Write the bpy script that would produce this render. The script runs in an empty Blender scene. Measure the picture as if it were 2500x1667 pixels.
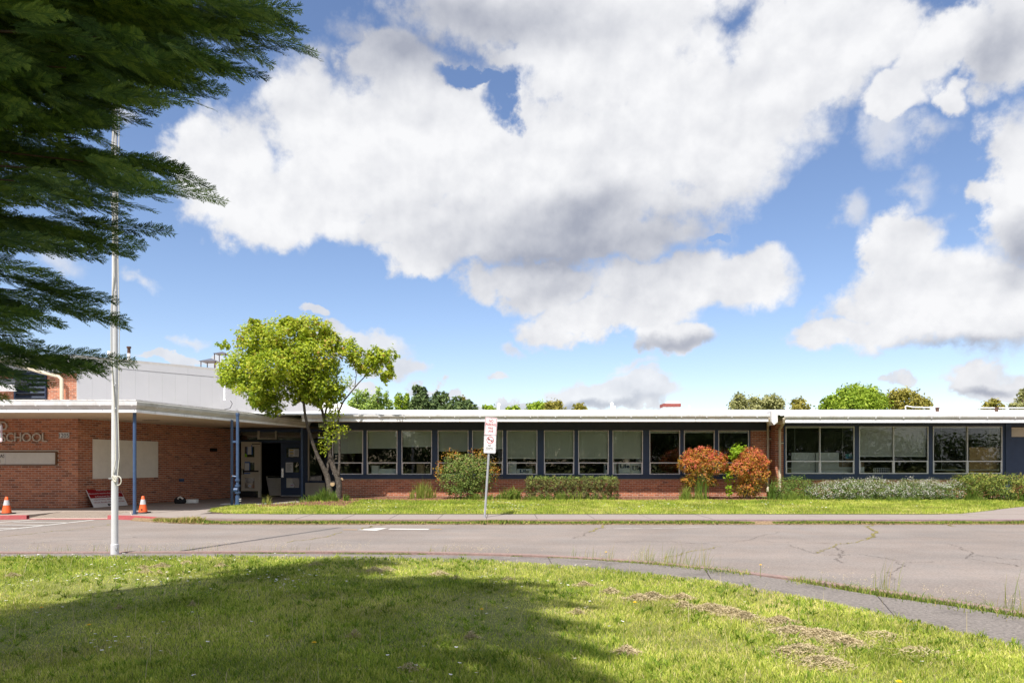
import bpy, math, random
import numpy as np
from mathutils import Vector, Matrix

# ------------------------------------------------------------------ scene, camera, light
SC = bpy.context.scene
COL = SC.collection
F, CZ, HU, HV = 1667.0, 1.36, 1250.0, 1130.0      # focal length in photo pixels, eye height, principal column, horizon row

cam_data = bpy.data.cameras.new("camera")
cam_data.sensor_width = 36.0
cam_data.lens = 24.0
cam_data.shift_y = (HV - 833.5) / 2500.0
cam_data.clip_start = 0.05
cam_data.clip_end = 3000.0
cam = bpy.data.objects.new("camera", cam_data)
COL.objects.link(cam)
cam.location = (0, 0, CZ)
cam.rotation_euler = (math.pi / 2, 0, 0)
SC.camera = cam

SUN_EL, SUN_AZ = math.radians(56.0), math.radians(201.0)   # azimuth clockwise from +Y
SUN_DIR = Vector((math.sin(SUN_AZ) * math.cos(SUN_EL), math.cos(SUN_AZ) * math.cos(SUN_EL), math.sin(SUN_EL)))
sun_data = bpy.data.lights.new("sun", 'SUN')
sun_data.energy = 4.4
sun_data.angle = math.radians(0.53)
sun_data.color = (1.0, 0.955, 0.89)
sun = bpy.data.objects.new("sun", sun_data)
COL.objects.link(sun)
sun.rotation_euler = (-SUN_DIR).to_track_quat('-Z', 'Y').to_euler()

SKY_STRENGTH = 0.117
SC.view_settings.view_transform = 'Standard'
SC.view_settings.look = 'None'
SC.view_settings.exposure = 0.70
SC.view_settings.gamma = 1.0
SC.view_settings.use_curve_mapping = False
SC.cycles.use_denoising = True
SC.cycles.max_bounces = 8
SC.cycles.transparent_max_bounces = 12
SC.cycles.diffuse_bounces = 3
SC.cycles.glossy_bounces = 3
SC.cycles.caustics_reflective = False
SC.cycles.caustics_refractive = False

# ------------------------------------------------------------------ sky with clouds
world = bpy.data.worlds.new("World")
SC.world = world
world.use_nodes = True


def build_sky():
    nt = world.node_tree
    nt.nodes.clear()
    N, L = nt.nodes.new, nt.links.new

    def math_(op, a, b=None, c=None, clamp=False):
        n = N('ShaderNodeMath'); n.operation = op; n.use_clamp = clamp
        for i, x in enumerate((a, b, c)):
            if x is None: continue
            if isinstance(x, (int, float)): n.inputs[i].default_value = x
            else: L(x, n.inputs[i])
        return n.outputs[0]

    def vec(op, a, b=None, c=None):
        n = N('ShaderNodeVectorMath'); n.operation = op
        for i, x in enumerate((a, b, c)):
            if x is None: continue
            if isinstance(x, tuple): n.inputs[i].default_value = x
            else: L(x, n.inputs[i])
        return n

    def noise(v, scale, detail, rough=0.55, lac=2.0):
        n = N('ShaderNodeTexNoise'); n.noise_dimensions = '3D'
        n.inputs['Scale'].default_value = scale; n.inputs['Detail'].default_value = detail
        n.inputs['Roughness'].default_value = rough; n.inputs['Lacunarity'].default_value = lac
        L(v, n.inputs['Vector'])
        return n

    def ramp(x, a, b):
        n = N('ShaderNodeMapRange'); n.interpolation_type = 'SMOOTHSTEP'
        n.inputs['From Min'].default_value = a; n.inputs['From Max'].default_value = b
        L(x, n.inputs['Value'])
        return n.outputs[0]

    tc = N('ShaderNodeTexCoord')
    d = vec('NORMALIZE', tc.outputs['Generated']).outputs[0]
    sp = N('ShaderNodeSeparateXYZ'); L(d, sp.inputs[0])
    az = math_('ARCTAN2', sp.outputs[0], sp.outputs[1])
    el = math_('ARCSINE', sp.outputs[2])
    cb = N('ShaderNodeCombineXYZ'); L(az, cb.inputs[0]); L(el, cb.inputs[1])
    p0 = cb.outputs[0]
    n1 = noise(d, 7.0, 7.0, 0.55)
    n2 = noise(d, 26.0, 6.0, 0.6)
    w1 = vec('MULTIPLY', vec('SUBTRACT', n1.outputs['Color'], (0.5, 0.5, 0.5)).outputs[0], (0.16, 0.13, 0.0)).outputs[0]
    w2 = vec('MULTIPLY', vec('SUBTRACT', n2.outputs['Color'], (0.5, 0.5, 0.5)).outputs[0], (0.035, 0.035, 0.0)).outputs[0]
    p = vec('ADD', p0, vec('ADD', w1, w2).outputs[0]).outputs[0]
    fb = noise(d, 13.0, 10.0, 0.62).outputs['Fac']
    billow = math_('ABSOLUTE', math_('SUBTRACT', noise(d, 22.0, 5.0, 0.5).outputs['Fac'], 0.5))

    K = 2500 / 2352.0

    def ae(u, v):
        a = math.atan((u * K - HU) / F)
        return a, math.atan((HV - v * K) / F * math.cos(a))

    def blobs(lst, src, sm=0.12):
        cur = None
        for (u, v, ru, rv) in lst:
            a, e = ae(u, v)
            ra = abs(ae(u + ru, v)[0] - ae(u - ru, v)[0]) / 2
            re = abs(ae(u, v + rv)[1] - ae(u, v - rv)[1]) / 2
            q = vec('MULTIPLY_ADD', src, (1 / ra, 1 / re, 0), (-a / ra, -e / re, 0)).outputs[0]
            r = vec('LENGTH', q).outputs['Value']
            cur = r if cur is None else math_('SMOOTH_MIN', cur, r, sm)
        return cur

    main = [(1350, -20, 560, 175), (2000, 100, 180, 95), (2150, 110, 110, 100), (2060, 220, 120, 70), (860, 440, 190, 100), (700, 440, 160, 110), (2230, 200, 70, 60), (880, 120, 130, 90), (1400, 150, 240, 110), (1240, 120, 140, 60), (960, 300, 300, 205), (800, 330, 240, 190), (530, 400, 150, 160), (640, 500, 220, 95),
            (1290, 400, 420, 230), (1580, 300, 300, 230), (1850, 130, 260, 170), (1330, 555, 330, 85), (1000, 540, 300, 70),
            (960, 610, 110, 55), (1230, 660, 190, 75), (1560, 665, 230, 80), (1730, 640, 110, 60), (1400, 745, 220, 50), (1560, 790, 110, 40),
            (2090, 570, 110, 100), (2120, 670, 230, 110), (2270, 720, 200, 120), (1930, 760, 140, 50), (2080, 760, 200, 70), (2340, 440, 110, 220), (2370, 80, 130, 150),
            (2230, 60, 120, 80), (2260, 880, 110, 42), (2360, 900, 110, 42), (2060, 895, 40, 18)]
    low = [(1380, 900, 150, 44), (1490, 905, 120, 40), (2290, 885, 130, 52), (2060, 893, 50, 24), (760, 765, 60, 30), (1500, 925, 70, 20), (1180, 925, 120, 16), (1130, 855, 42, 16), (840, 785, 105, 50), (900, 835, 75, 40),
           (700, 722, 45, 16), (400, 812, 75, 17), (490, 820, 40, 15), (990, 880, 40, 14), (860, 890, 60, 24), (640, 905, 60, 30), (1050, 915, 60, 14)]
    wisp = [(2030, 300, 130, 95), (2165, 290, 90, 75), (2090, 190, 90, 95), (2180, 180, 60, 60), (130, 600, 125, 50), (340, 640, 50, 32), (725, 110, 65, 65), (800, 50, 90, 60),
            (1430, 852, 85, 16), (1500, 870, 70, 10), (2120, 450, 90, 70), (1960, 510, 60, 60), (1190, 800, 50, 16), (430, 765, 60, 20), (250, 250, 60, 40), (790, 130, 60, 30), (2300, 330, 60, 70)]
    holes = [(1085, 185, 80, 26), (1165, 232, 46, 62), (1655, 545, 34, 14)]
    shade = [(1330, 555, 330, 120), (1230, 600, 210, 50), (930, 100, 220, 95), (1080, 30, 280, 70), (1540, 805, 170, 16),
             (2200, 815, 250, 22), (2345, 575, 70, 70), (2340, 110, 60, 80), (2300, 905, 80, 12), (1330, 925, 160, 10), (1330, 480, 160, 60)]

    edge = math_('ADD', math_('MULTIPLY', math_('SUBTRACT', fb, 0.5), 1.5), math_('MULTIPLY', math_('SUBTRACT', billow, 0.1), 0.7))
    rm = blobs(main, p)
    dm = math_('ADD', math_('SUBTRACT', 1.0, rm), math_('MULTIPLY', edge, 0.75))
    rh = blobs(holes, p, 0.05)
    dm = math_('MINIMUM', dm, math_('ADD', math_('MULTIPLY', math_('SUBTRACT', rh, 0.95), 0.8), math_('MULTIPLY', edge, 1.0)))
    am = ramp(dm, -0.1, 0.3)
    rl = blobs(low, p, 0.05)
    al = ramp(math_('ADD', math_('SUBTRACT', 1.0, rl), math_('MULTIPLY', edge, 0.5)), 0.0, 0.35)
    rw = blobs(wisp, p, 0.1)
    aw = math_('MULTIPLY', ramp(math_('ADD', math_('SUBTRACT', 1.0, rw), math_('MULTIPLY', edge, 1.5)), 0.05, 1.0), 0.75)
    # the sky elsewhere: noise cumulus, thickened and whitened for more fill light
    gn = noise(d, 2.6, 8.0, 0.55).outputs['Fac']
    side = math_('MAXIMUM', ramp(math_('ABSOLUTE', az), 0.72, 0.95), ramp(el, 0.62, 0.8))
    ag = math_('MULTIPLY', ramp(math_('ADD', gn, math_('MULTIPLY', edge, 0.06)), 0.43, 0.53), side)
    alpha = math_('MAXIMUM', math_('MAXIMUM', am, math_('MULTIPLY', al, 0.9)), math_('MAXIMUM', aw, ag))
    # shading of the clouds: grey undersides, bright crowns
    rs = blobs(shade, vec('ADD', p0, vec('MULTIPLY', w1, (0.8, 0.8, 0)).outputs[0]).outputs[0], 0.3)
    gs = ramp(math_('ADD', math_('SUBTRACT', 1.0, rs), math_('MULTIPLY', math_('SUBTRACT', fb, 0.5), 0.4)), -0.75, 0.95)
    gg = math_('MULTIPLY', ramp(gn, 0.58, 0.8), side)  # greying eased out of view, for more fill light
    # relief: crowns that face the light are brighter than the folds below them
    d_up = vec('NORMALIZE', vec('ADD', d, (-0.008, 0.0, 0.022)).outputs[0]).outputs[0]
    relief = math_('SUBTRACT', noise(d_up, 11.0, 7.0, 0.55).outputs['Fac'], noise(d, 11.0, 7.0, 0.55).outputs['Fac'])
    relief2 = math_('SUBTRACT', noise(d_up, 4.0, 4.0, 0.5).outputs['Fac'], noise(d, 4.0, 4.0, 0.5).outputs['Fac'])
    soft = math_('ADD', math_('MULTIPLY', relief, 1.1), math_('MULTIPLY', relief2, 1.8))
    thin = math_('MULTIPLY', math_('SUBTRACT', 1.0, ramp(dm, -0.1, 0.5)), 0.12)
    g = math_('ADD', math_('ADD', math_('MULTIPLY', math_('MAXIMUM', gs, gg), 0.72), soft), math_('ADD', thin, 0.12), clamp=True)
    # a slightly grey rim where the cloud thins out
    mix = N('ShaderNodeMix'); mix.data_type = 'RGBA'
    L(g, mix.inputs['Factor'])
    mix.inputs[6].default_value = (0.585, 0.588, 0.60, 1)
    mix.inputs[7].default_value = (0.245, 0.262, 0.315, 1)

    sky = N('ShaderNodeTexSky'); sky.sky_type = 'NISHITA'; sky.sun_disc = False
    sky.sun_elevation = SUN_EL; sky.sun_rotation = SUN_AZ
    sky.altitude = 60; sky.air_density = 1.0; sky.dust_density = 0.3; sky.ozone_density = 2.6
    b1 = N('ShaderNodeBackground'); hs = N('ShaderNodeHueSaturation'); hs.inputs['Saturation'].default_value = 1.08; L(vec('MULTIPLY', sky.outputs[0], (1.02, 0.91, 0.90)).outputs[0], hs.inputs['Color']); L(hs.outputs[0], b1.inputs[0]); b1.inputs[1].default_value = SKY_STRENGTH
    b2 = N('ShaderNodeBackground'); L(mix.outputs[2], b2.inputs[0]); b2.inputs[1].default_value = 1.0
    ms = N('ShaderNodeMixShader'); L(alpha, ms.inputs[0]); L(b1.outputs[0], ms.inputs[1]); L(b2.outputs[0], ms.inputs[2])
    out = N('ShaderNodeOutputWorld'); L(ms.outputs[0], out.inputs[0])
    world.cycles.sampling_method = 'MANUAL'
    world.cycles.sample_map_resolution = 512


build_sky()

# ------------------------------------------------------------------ helpers
RNG = np.random.default_rng(7)
random.seed(7)


def P(u, v, D):
    """A photo pixel at distance D in metres."""
    return Vector(((u - HU) * D / F, D, CZ - (v - HV) * D / F))


def G(u, v, z=0.0):
    """A photo pixel on the level z."""
    D = F * (CZ - z) / (v - HV)
    return Vector(((u - HU) * D / F, D, z))


def X(u, D): return (u - HU) * D / F
def Z(v, D): return CZ - (v - HV) * D / F


WORLD_OF = {}


def add(name, data, parent=None):
    o = bpy.data.objects.new(name, data)
    COL.objects.link(o)
    if parent is not None:
        o.parent = parent
        o.matrix_parent_inverse = WORLD_OF.get(parent.name, Matrix.Identity(4)).inverted()
    return o


def tag(o, label=None, cat=None, group=None, kind=None):
    for k, v in (('label', label), ('category', cat), ('group', group), ('kind', kind)):
        if v: o[k] = v
    return o


def thing(name, loc, label, cat, group=None):
    o = add(name, None)
    o.empty_display_size = 0.2
    o.location = loc
    WORLD_OF[o.name] = Matrix.Translation(Vector(loc))
    return tag(o, label, cat, group)


def arr_mesh(name, V, Fc, tint=None, mats=(), midx=None, smooth=False):
    """Mesh from numpy arrays: V (n,3); Fc (m,k) all faces of one size."""
    V = np.asarray(V, dtype=np.float32).reshape(-1, 3)
    Fc = np.asarray(Fc, dtype=np.int32)
    m, k = Fc.shape
    me = bpy.data.meshes.new(name)
    me.vertices.add(len(V)); me.vertices.foreach_set('co', V.ravel())
    me.loops.add(m * k); me.loops.foreach_set('vertex_index', Fc.ravel())
    me.polygons.add(m); me.polygons.foreach_set('loop_start', np.arange(0, m * k, k, dtype=np.int32))
    for x in mats: me.materials.append(x)
    if midx is not None: me.polygons.foreach_set('material_index', np.asarray(midx, dtype=np.int32))
    me.update(calc_edges=True)
    if tint is not None:
        a = me.attributes.new('tint', 'FLOAT', 'FACE')
        a.data.foreach_set('value', np.asarray(tint, dtype=np.float32))
    me.polygons.foreach_set('use_smooth', np.full(m, bool(smooth)))
    return me


class MB:
    """Collects shapes, then links them as one mesh object."""
    def __init__(s): s.v, s.f, s.mi, s.t = [], [], [], []

    def put(s, vs, fs, mi=0, t=0.5):
        b = len(s.v)
        s.v += [tuple(x) for x in vs]
        for f in fs:
            s.f.append(tuple(b + i for i in f)); s.mi.append(mi); s.t.append(t)
        return s

    def box(s, x0, x1, y0, y1, z0, z1, mi=0, t=0.5):
        return s.put([(x0, y0, z0), (x1, y0, z0), (x1, y1, z0), (x0, y1, z0), (x0, y0, z1), (x1, y0, z1), (x1, y1, z1), (x0, y1, z1)],
                     [(3, 2, 1, 0), (4, 5, 6, 7), (0, 1, 5, 4), (1, 2, 6, 5), (2, 3, 7, 6), (3, 0, 4, 7)], mi, t)

    def obox(s, c, ax, ay, az, mi=0, t=0.5):
        """Box about c with half-axis vectors ax, ay, az."""
        c, ax, ay, az = Vector(c), Vector(ax), Vector(ay), Vector(az)
        vs = [c + ax * i + ay * j + az * k for k in (-1, 1) for (i, j) in ((-1, -1), (1, -1), (1, 1), (-1, 1))]
        return s.put(vs, [(3, 2, 1, 0), (4, 5, 6, 7), (0, 1, 5, 4), (1, 2, 6, 5), (2, 3, 7, 6), (3, 0, 4, 7)], mi, t)

    def face(s, pts, mi=0, t=0.5): return s.put(pts, [tuple(range(len(pts)))], mi, t)

    def prism(s, poly, z0, z1, mi=0, t=0.5):
        n = len(poly)
        vs = [(x, y, z0) for x, y in poly] + [(x, y, z1) for x, y in poly]
        fs = [tuple(range(n - 1, -1, -1)), tuple(range(n, 2 * n))] + [(i, (i + 1) % n, n + (i + 1) % n, n + i) for i in range(n)]
        return s.put(vs, fs, mi, t)

    def tube(s, pts, r, n=8, mi=0, t=0.5, cap=True):
        pts = [Vector(p) for p in pts]
        rs = r if isinstance(r, (list, tuple)) else [r] * len(pts)
        vs, ref = [], None
        for i, p in enumerate(pts):
            d = (pts[min(i + 1, len(pts) - 1)] - pts[max(i - 1, 0)]).normalized()
            if ref is None:
                ref = Vector((1, 0, 0)) if abs(d.x) < 0.8 else Vector((0, 1, 0))
            a = (ref - d * ref.dot(d)).normalized(); ref = a
            b = d.cross(a)
            for k in range(n):
                q = 2 * math.pi * k / n
                vs.append(p + (a * math.cos(q) + b * math.sin(q)) * rs[i])
        fs = [(i * n + k, i * n + (k + 1) % n, (i + 1) * n + (k + 1) % n, (i + 1) * n + k) for i in range(len(pts) - 1) for k in range(n)]
        if cap:
            fs += [tuple(range(n - 1, -1, -1)), tuple(range((len(pts) - 1) * n, len(pts) * n))]
        return s.put(vs, fs, mi, t)

    def lathe(s, prof, c=(0, 0, 0), n=20, mi=0):
        c = Vector(c)
        return s.tube_rings([[c + Vector((r * math.cos(2 * math.pi * k / n), r * math.sin(2 * math.pi * k / n), z)) for k in range(n)] for r, z in prof], mi)

    def tube_rings(s, rings, mi=0):
        n = len(rings[0]); vs = [v for r in rings for v in r]
        fs = [(i * n + k, i * n + (k + 1) % n, (i + 1) * n + (k + 1) % n, (i + 1) * n + k) for i in range(len(rings) - 1) for k in range(n)]
        fs += [tuple(range(n - 1, -1, -1)), tuple(range((len(rings) - 1) * n, len(rings) * n))]
        return s.put(vs, fs, mi)

    def sweep(s, path, prof, mi=0, seg_mi=None):
        """Extrude a profile [(outward, z)] along a 2D path; outward is to the right of travel."""
        path = [Vector(p) for p in path]
        cols = []
        for i, p in enumerate(path):
            ns = []
            for a, b in ((i - 1, i), (i, i + 1)):
                if a < 0 or b >= len(path): continue
                d = (path[b] - path[a]).normalized(); ns.append(Vector((d.y, -d.x)))
            n = sum(ns, Vector((0, 0))).normalized()
            k = 1 / max(0.3, n.dot(ns[0]))
            cols.append([(p.x + n.x * o * k, p.y + n.y * o * k, z) for o, z in prof])
        m = len(prof)
        vs = [v for c in cols for v in c]
        fs = [(i * m + j, (i + 1) * m + j, (i + 1) * m + j + 1, i * m + j + 1) for i in range(len(path) - 1) for j in range(m - 1)]
        s.put(vs, fs, mi)
        if seg_mi:
            for q in range(len(fs)): s.mi[len(s.mi) - len(fs) + q] = seg_mi[q // (m - 1)]
        return s

    def mesh(s, name, mats, smooth=False):
        me = bpy.data.meshes.new(name)
        me.from_pydata(s.v, [], s.f)
        for m in (mats if isinstance(mats, (list, tuple)) else [mats]): me.materials.append(m)
        me.polygons.foreach_set('material_index', s.mi)
        a = me.attributes.new('tint', 'FLOAT', 'FACE'); a.data.foreach_set('value', np.array(s.t, dtype=np.float32))
        if smooth: me.polygons.foreach_set('use_smooth', [True] * len(s.f))
        me.update()
        return me

    def build(s, name, mats, parent=None, smooth=False, bevel=0.0):
        o = add(name, s.mesh(name, mats, smooth), parent)
        if smooth:
            md = o.modifiers.new('edges', 'EDGE_SPLIT'); md.split_angle = math.radians(40)
        if bevel:
            md = o.modifiers.new('bevel', 'BEVEL'); md.width = bevel; md.segments = 2; md.limit_method = 'ANGLE'
        return o


# ------------------------------------------------------------------ materials
def shader(name):
    m = bpy.data.materials.new(name); m.use_nodes = True
    nt = m.node_tree
    return m, nt, nt.nodes['Principled BSDF']


def mat(name, col, rough=0.75, var=0.12, scale=6.0, bump=0.0, bscale=60.0, spec=0.3, metal=0.0, dirt=0.0, dirt_col=(0.1, 0.08, 0.06), dscale=2.0, streak=False):
    """Painted or mineral surface: base colour broken up by two noises, wear or dirt in patches, fine relief."""
    m, nt, bs = shader(name)
    N, L = nt.nodes.new, nt.links.new
    tc = N('ShaderNodeNewGeometry')
    src = tc.outputs['Position']
    n1 = N('ShaderNodeTexNoise'); n1.inputs['Scale'].default_value = scale; n1.inputs['Detail'].default_value = 8; n1.inputs['Roughness'].default_value = 0.65
    L(src, n1.inputs['Vector'])
    r = N('ShaderNodeMapRange'); r.inputs['From Min'].default_value = 0.3; r.inputs['From Max'].default_value = 0.7
    r.inputs['To Min'].default_value = 1 - var; r.inputs['To Max'].default_value = 1 + var
    L(n1.outputs['Fac'], r.inputs['Value'])
    mul = N('ShaderNodeMix'); mul.data_type = 'RGBA'; mul.blend_type = 'MULTIPLY'; mul.inputs['Factor'].default_value = 1
    mul.inputs[6].default_value = (*col, 1)
    L(r.outputs[0], mul.inputs[7])
    last = mul.outputs[2]
    if dirt:
        n2 = N('ShaderNodeTexNoise'); n2.inputs['Scale'].default_value = dscale; n2.inputs['Detail'].default_value = 9; n2.inputs['Roughness'].default_value = 0.7
        if streak:
            mp = N('ShaderNodeMapping'); mp.inputs['Scale'].default_value = (3.0, 3.0, 0.35)
            L(src, mp.inputs['Vector']); L(mp.outputs[0], n2.inputs['Vector'])
        else:
            L(src, n2.inputs['Vector'])
        r2 = N('ShaderNodeMapRange'); r2.inputs['From Min'].default_value = 0.5; r2.inputs['From Max'].default_value = 0.75; r2.inputs['To Max'].default_value = dirt
        L(n2.outputs['Fac'], r2.inputs['Value'])
        mx = N('ShaderNodeMix'); mx.data_type = 'RGBA'; L(r2.outputs[0], mx.inputs['Factor']); L(last, mx.inputs[6]); mx.inputs[7].default_value = (*dirt_col, 1)
        last = mx.outputs[2]
    L(last, bs.inputs['Base Color'])
    bs.inputs['Roughness'].default_value = rough
    bs.inputs['Specular IOR Level'].default_value = spec
    bs.inputs['Metallic'].default_value = metal
    if bump:
        n3 = N('ShaderNodeTexNoise'); n3.inputs['Scale'].default_value = bscale; n3.inputs['Detail'].default_value = 5
        L(src, n3.inputs['Vector'])
        b = N('ShaderNodeBump'); b.inputs['Strength'].default_value = bump; b.inputs['Distance'].default_value = 0.01
        L(n3.outputs['Fac'], b.inputs['Height']); L(b.outputs[0], bs.inputs['Normal'])
    return m


def tint_mat(name, stops, rough=0.75, trans=0.0, spec=0.25, nvar=0.15, nscale=5.0):
    """Colour picked per piece (leaf, blade, brick) from a ramp by the piece's own tint."""
    m, nt, bs = shader(name)
    N, L = nt.nodes.new, nt.links.new
    at = N('ShaderNodeAttribute'); at.attribute_name = 'tint'
    cr = N('ShaderNodeValToRGB')
    el = cr.color_ramp.elements
    while len(el) < len(stops): el.new(0.5)
    for e, (pos, c) in zip(el, stops): e.position = pos; e.color = (*c, 1)
    L(at.outputs['Fac'], cr.inputs[0])
    gp = N('ShaderNodeNewGeometry')
    n1 = N('ShaderNodeTexNoise'); n1.inputs['Scale'].default_value = nscale; n1.inputs['Detail'].default_value = 6
    L(gp.outputs['Position'], n1.inputs['Vector'])
    r = N('ShaderNodeMapRange'); r.inputs['From Min'].default_value = 0.3; r.inputs['From Max'].default_value = 0.7
    r.inputs['To Min'].default_value = 1 - nvar; r.inputs['To Max'].default_value = 1 + nvar
    L(n1.outputs['Fac'], r.inputs['Value'])
    mul = N('ShaderNodeMix'); mul.data_type = 'RGBA'; mul.blend_type = 'MULTIPLY'; mul.inputs['Factor'].default_value = 1
    L(cr.outputs[0], mul.inputs[6]); L(r.outputs[0], mul.inputs[7])
    L(mul.outputs[2], bs.inputs['Base Color'])
    bs.inputs['Roughness'].default_value = rough
    bs.inputs['Specular IOR Level'].default_value = spec
    if trans:
        tr = N('ShaderNodeBsdfTranslucent'); L(mul.outputs[2], tr.inputs[0])
        ms = N('ShaderNodeMixShader'); ms.inputs[0].default_value = trans
        L(bs.outputs[0], ms.inputs[1]); L(tr.outputs[0], ms.inputs[2])
        L(ms.outputs[0], nt.nodes['Material Output'].inputs[0])
    return m


M = {}
M['asphalt_plain'] = mat('weathered asphalt', (0.25, 0.207, 0.184), 0.9, 0.22, 55, 0.6, 150, dirt=0.5, dirt_col=(0.19, 0.16, 0.142), dscale=0.45)
M['concrete'] = mat('pavement concrete', (0.285, 0.24, 0.215), 0.9, 0.14, 22, 0.25, 160, dirt=0.5, dirt_col=(0.22, 0.18, 0.16), dscale=1.5)
M['old_walk'] = mat('stained walk concrete', (0.205, 0.18, 0.162), 0.92, 0.42, 34, 0.9, 90, dirt=0.8, dirt_col=(0.085, 0.074, 0.066), dscale=2.2)
M['floor'] = mat('entrance concrete', (0.30, 0.255, 0.225), 0.9, 0.1, 14, 0.2, 120, dirt=0.4, dirt_col=(0.2, 0.165, 0.14), dscale=1.2)
M['ramp'] = mat('kerb ramp concrete', (0.50, 0.43, 0.36), 0.9, 0.1, 18, 0.2, 120)
M['soil'] = mat('dry soil', (0.15, 0.105, 0.075), 0.95, 0.4, 30, 0.7, 90, dirt=0.6, dirt_col=(0.07, 0.05, 0.037), dscale=6)
M['debris'] = mat('gutter debris', (0.24, 0.165, 0.095), 0.95, 0.45, 25, 0.8, 90, dirt=0.6, dirt_col=(0.1, 0.09, 0.03), dscale=5)
M['bark'] = mat('bark mulch', (0.21, 0.105, 0.062), 0.95, 0.5, 60, 0.9, 80, dirt=0.7, dirt_col=(0.07, 0.036, 0.025), dscale=9)
M['turf'] = mat('turf soil', (0.17, 0.185, 0.05), 0.95, 0.35, 25, 0.5, 90, dirt=0.4, dirt_col=(0.12, 0.095, 0.055), dscale=3)
M['red_kerb'] = mat('worn red kerb paint', (0.28, 0.19, 0.168), 0.85, 0.3, 20, 0.3, 120, dirt=1.0, dirt_col=(0.2, 0.165, 0.14), dscale=5)
M['red_kerb_fresh'] = mat('red kerb paint', (0.42, 0.10, 0.105), 0.8, 0.15, 14, 0.15, 120, dirt=0.25, dirt_col=(0.33, 0.22, 0.2), dscale=6)
M['plum_kerb'] = mat('faded plum kerb paint', (0.27, 0.19, 0.2), 0.85, 0.25, 14, 0.2, 120, dirt=0.85, dirt_col=(0.3, 0.25, 0.235), dscale=4)
M['line'] = mat('road paint', (0.58, 0.56, 0.53), 0.8, 0.12, 30, 0.15, 200, dirt=0.35, dirt_col=(0.3, 0.27, 0.25), dscale=7)
M['faint_line'] = mat('worn road paint', (0.40, 0.36, 0.33), 0.85, 0.2, 40, dirt=0.6, dirt_col=(0.25, 0.22, 0.2), dscale=9)
M['orange_line'] = mat('faded orange road paint', (0.42, 0.26, 0.12), 0.85, 0.3, 40, dirt=0.6, dirt_col=(0.25, 0.22, 0.2), dscale=9)
M['crack'] = mat('crack', (0.14, 0.115, 0.10), 0.95, 0.3, 40)
M['crack_moss'] = mat('mossy crack', (0.27, 0.23, 0.075), 0.95, 0.4, 30)
M['mortar'] = mat('mortar', (0.54, 0.45, 0.37), 0.95, 0.15, 30, 0.2, 200)
M['brick'] = tint_mat('brick', [(0.0, (0.204, 0.080, 0.050)), (0.35, (0.348, 0.126, 0.069)), (0.7, (0.444, 0.161, 0.083)), (1.0, (0.540, 0.234, 0.129))], 0.88, nvar=0.14, nscale=22)
M['navy'] = mat('navy paint', (0.032, 0.052, 0.10), 0.5, 0.1, 5, 0.05, 40)
M['navy_dark'] = mat('dark navy paint', (0.03, 0.04, 0.066), 0.55, 0.1, 5)
M['post_blue'] = mat('blue post paint', (0.045, 0.085, 0.17), 0.38, 0.12, 12, 0.05, 60, spec=0.5, dirt=0.15, dirt_col=(0.25, 0.28, 0.33), dscale=9)
M['white_trim'] = mat('white trim paint', (0.86, 0.86, 0.88), 0.55, 0.06, 4, dirt=0.55, dirt_col=(0.45, 0.42, 0.38), dscale=1.6, streak=True)
M['gutter'] = mat('gutter metal', (0.66, 0.65, 0.65), 0.5, 0.06, 3, dirt=0.55, dirt_col=(0.4, 0.37, 0.32), dscale=1.6, streak=True)
M['old_gutter'] = mat('mossy gutter metal', (0.52, 0.51, 0.48), 0.6, 0.1, 4, dirt=0.7, dirt_col=(0.27, 0.25, 0.19), dscale=2.2)
M['roof'] = mat('white roof membrane', (0.78, 0.77, 0.76), 0.6, 0.04, 2, 0.15, 3)
M['roof_dirt'] = mat('roof edge grime', (0.62, 0.60, 0.58), 0.8, 0.1, 7, dirt=1.0, dirt_col=(0.2, 0.155, 0.13), dscale=4.5)
M['soffit'] = mat('cream soffit', (0.62, 0.50, 0.35), 0.7, 0.06, 3, dirt=0.25, dirt_col=(0.4, 0.31, 0.2), dscale=1.2)
M['cream'] = mat('cream paint', (0.52, 0.465, 0.37), 0.5, 0.05, 3, dirt=0.12, dirt_col=(0.35, 0.3, 0.22), dscale=4)
M['pipe_cream'] = mat('cream pipe paint', (0.56, 0.49, 0.37), 0.5, 0.1, 8, dirt=0.25, dirt_col=(0.38, 0.32, 0.24), dscale=5)
M['siding'] = mat('white wall panel', (0.435, 0.43, 0.445), 0.6, 0.03, 1.2, dirt=0.12, dirt_col=(0.5, 0.48, 0.46), dscale=1.5, streak=True)
M['siding_cap'] = mat('dirty parapet cap', (0.42, 0.40, 0.385), 0.7, 0.12, 8, dirt=0.6, dirt_col=(0.33, 0.29, 0.26), dscale=4)
M['alu'] = mat('aluminium window frame', (0.66, 0.65, 0.64), 0.4, 0.06, 6, spec=0.5)
M['steel'] = mat('galvanised steel', (0.42, 0.43, 0.45), 0.45, 0.12, 20, 0.08, 80, spec=0.5, metal=0.35)
M['pole'] = mat('white pole paint', (0.62, 0.62, 0.65), 0.4, 0.05, 6, spec=0.5, dirt=0.2, dirt_col=(0.42, 0.4, 0.4), dscale=5, streak=True)
M['rope'] = mat('rope', (0.6, 0.57, 0.5), 0.9, 0.15, 60)
M['blind'] = mat('window blind', (0.93, 0.92, 0.82), 0.7, 0.04, 3)
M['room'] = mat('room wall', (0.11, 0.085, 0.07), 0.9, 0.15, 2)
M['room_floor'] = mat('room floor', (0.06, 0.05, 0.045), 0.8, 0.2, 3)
M['maroon'] = mat('maroon cupboard', (0.06, 0.018, 0.018), 0.6, 0.1, 4)
M['white_board'] = mat('white board', (0.88, 0.87, 0.80), 0.6, 0.04, 4)
M['panel_board'] = mat('off white panel', (0.80, 0.75, 0.67), 0.65, 0.05, 5, dirt=0.15, dirt_col=(0.45, 0.4, 0.33), dscale=3)
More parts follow.
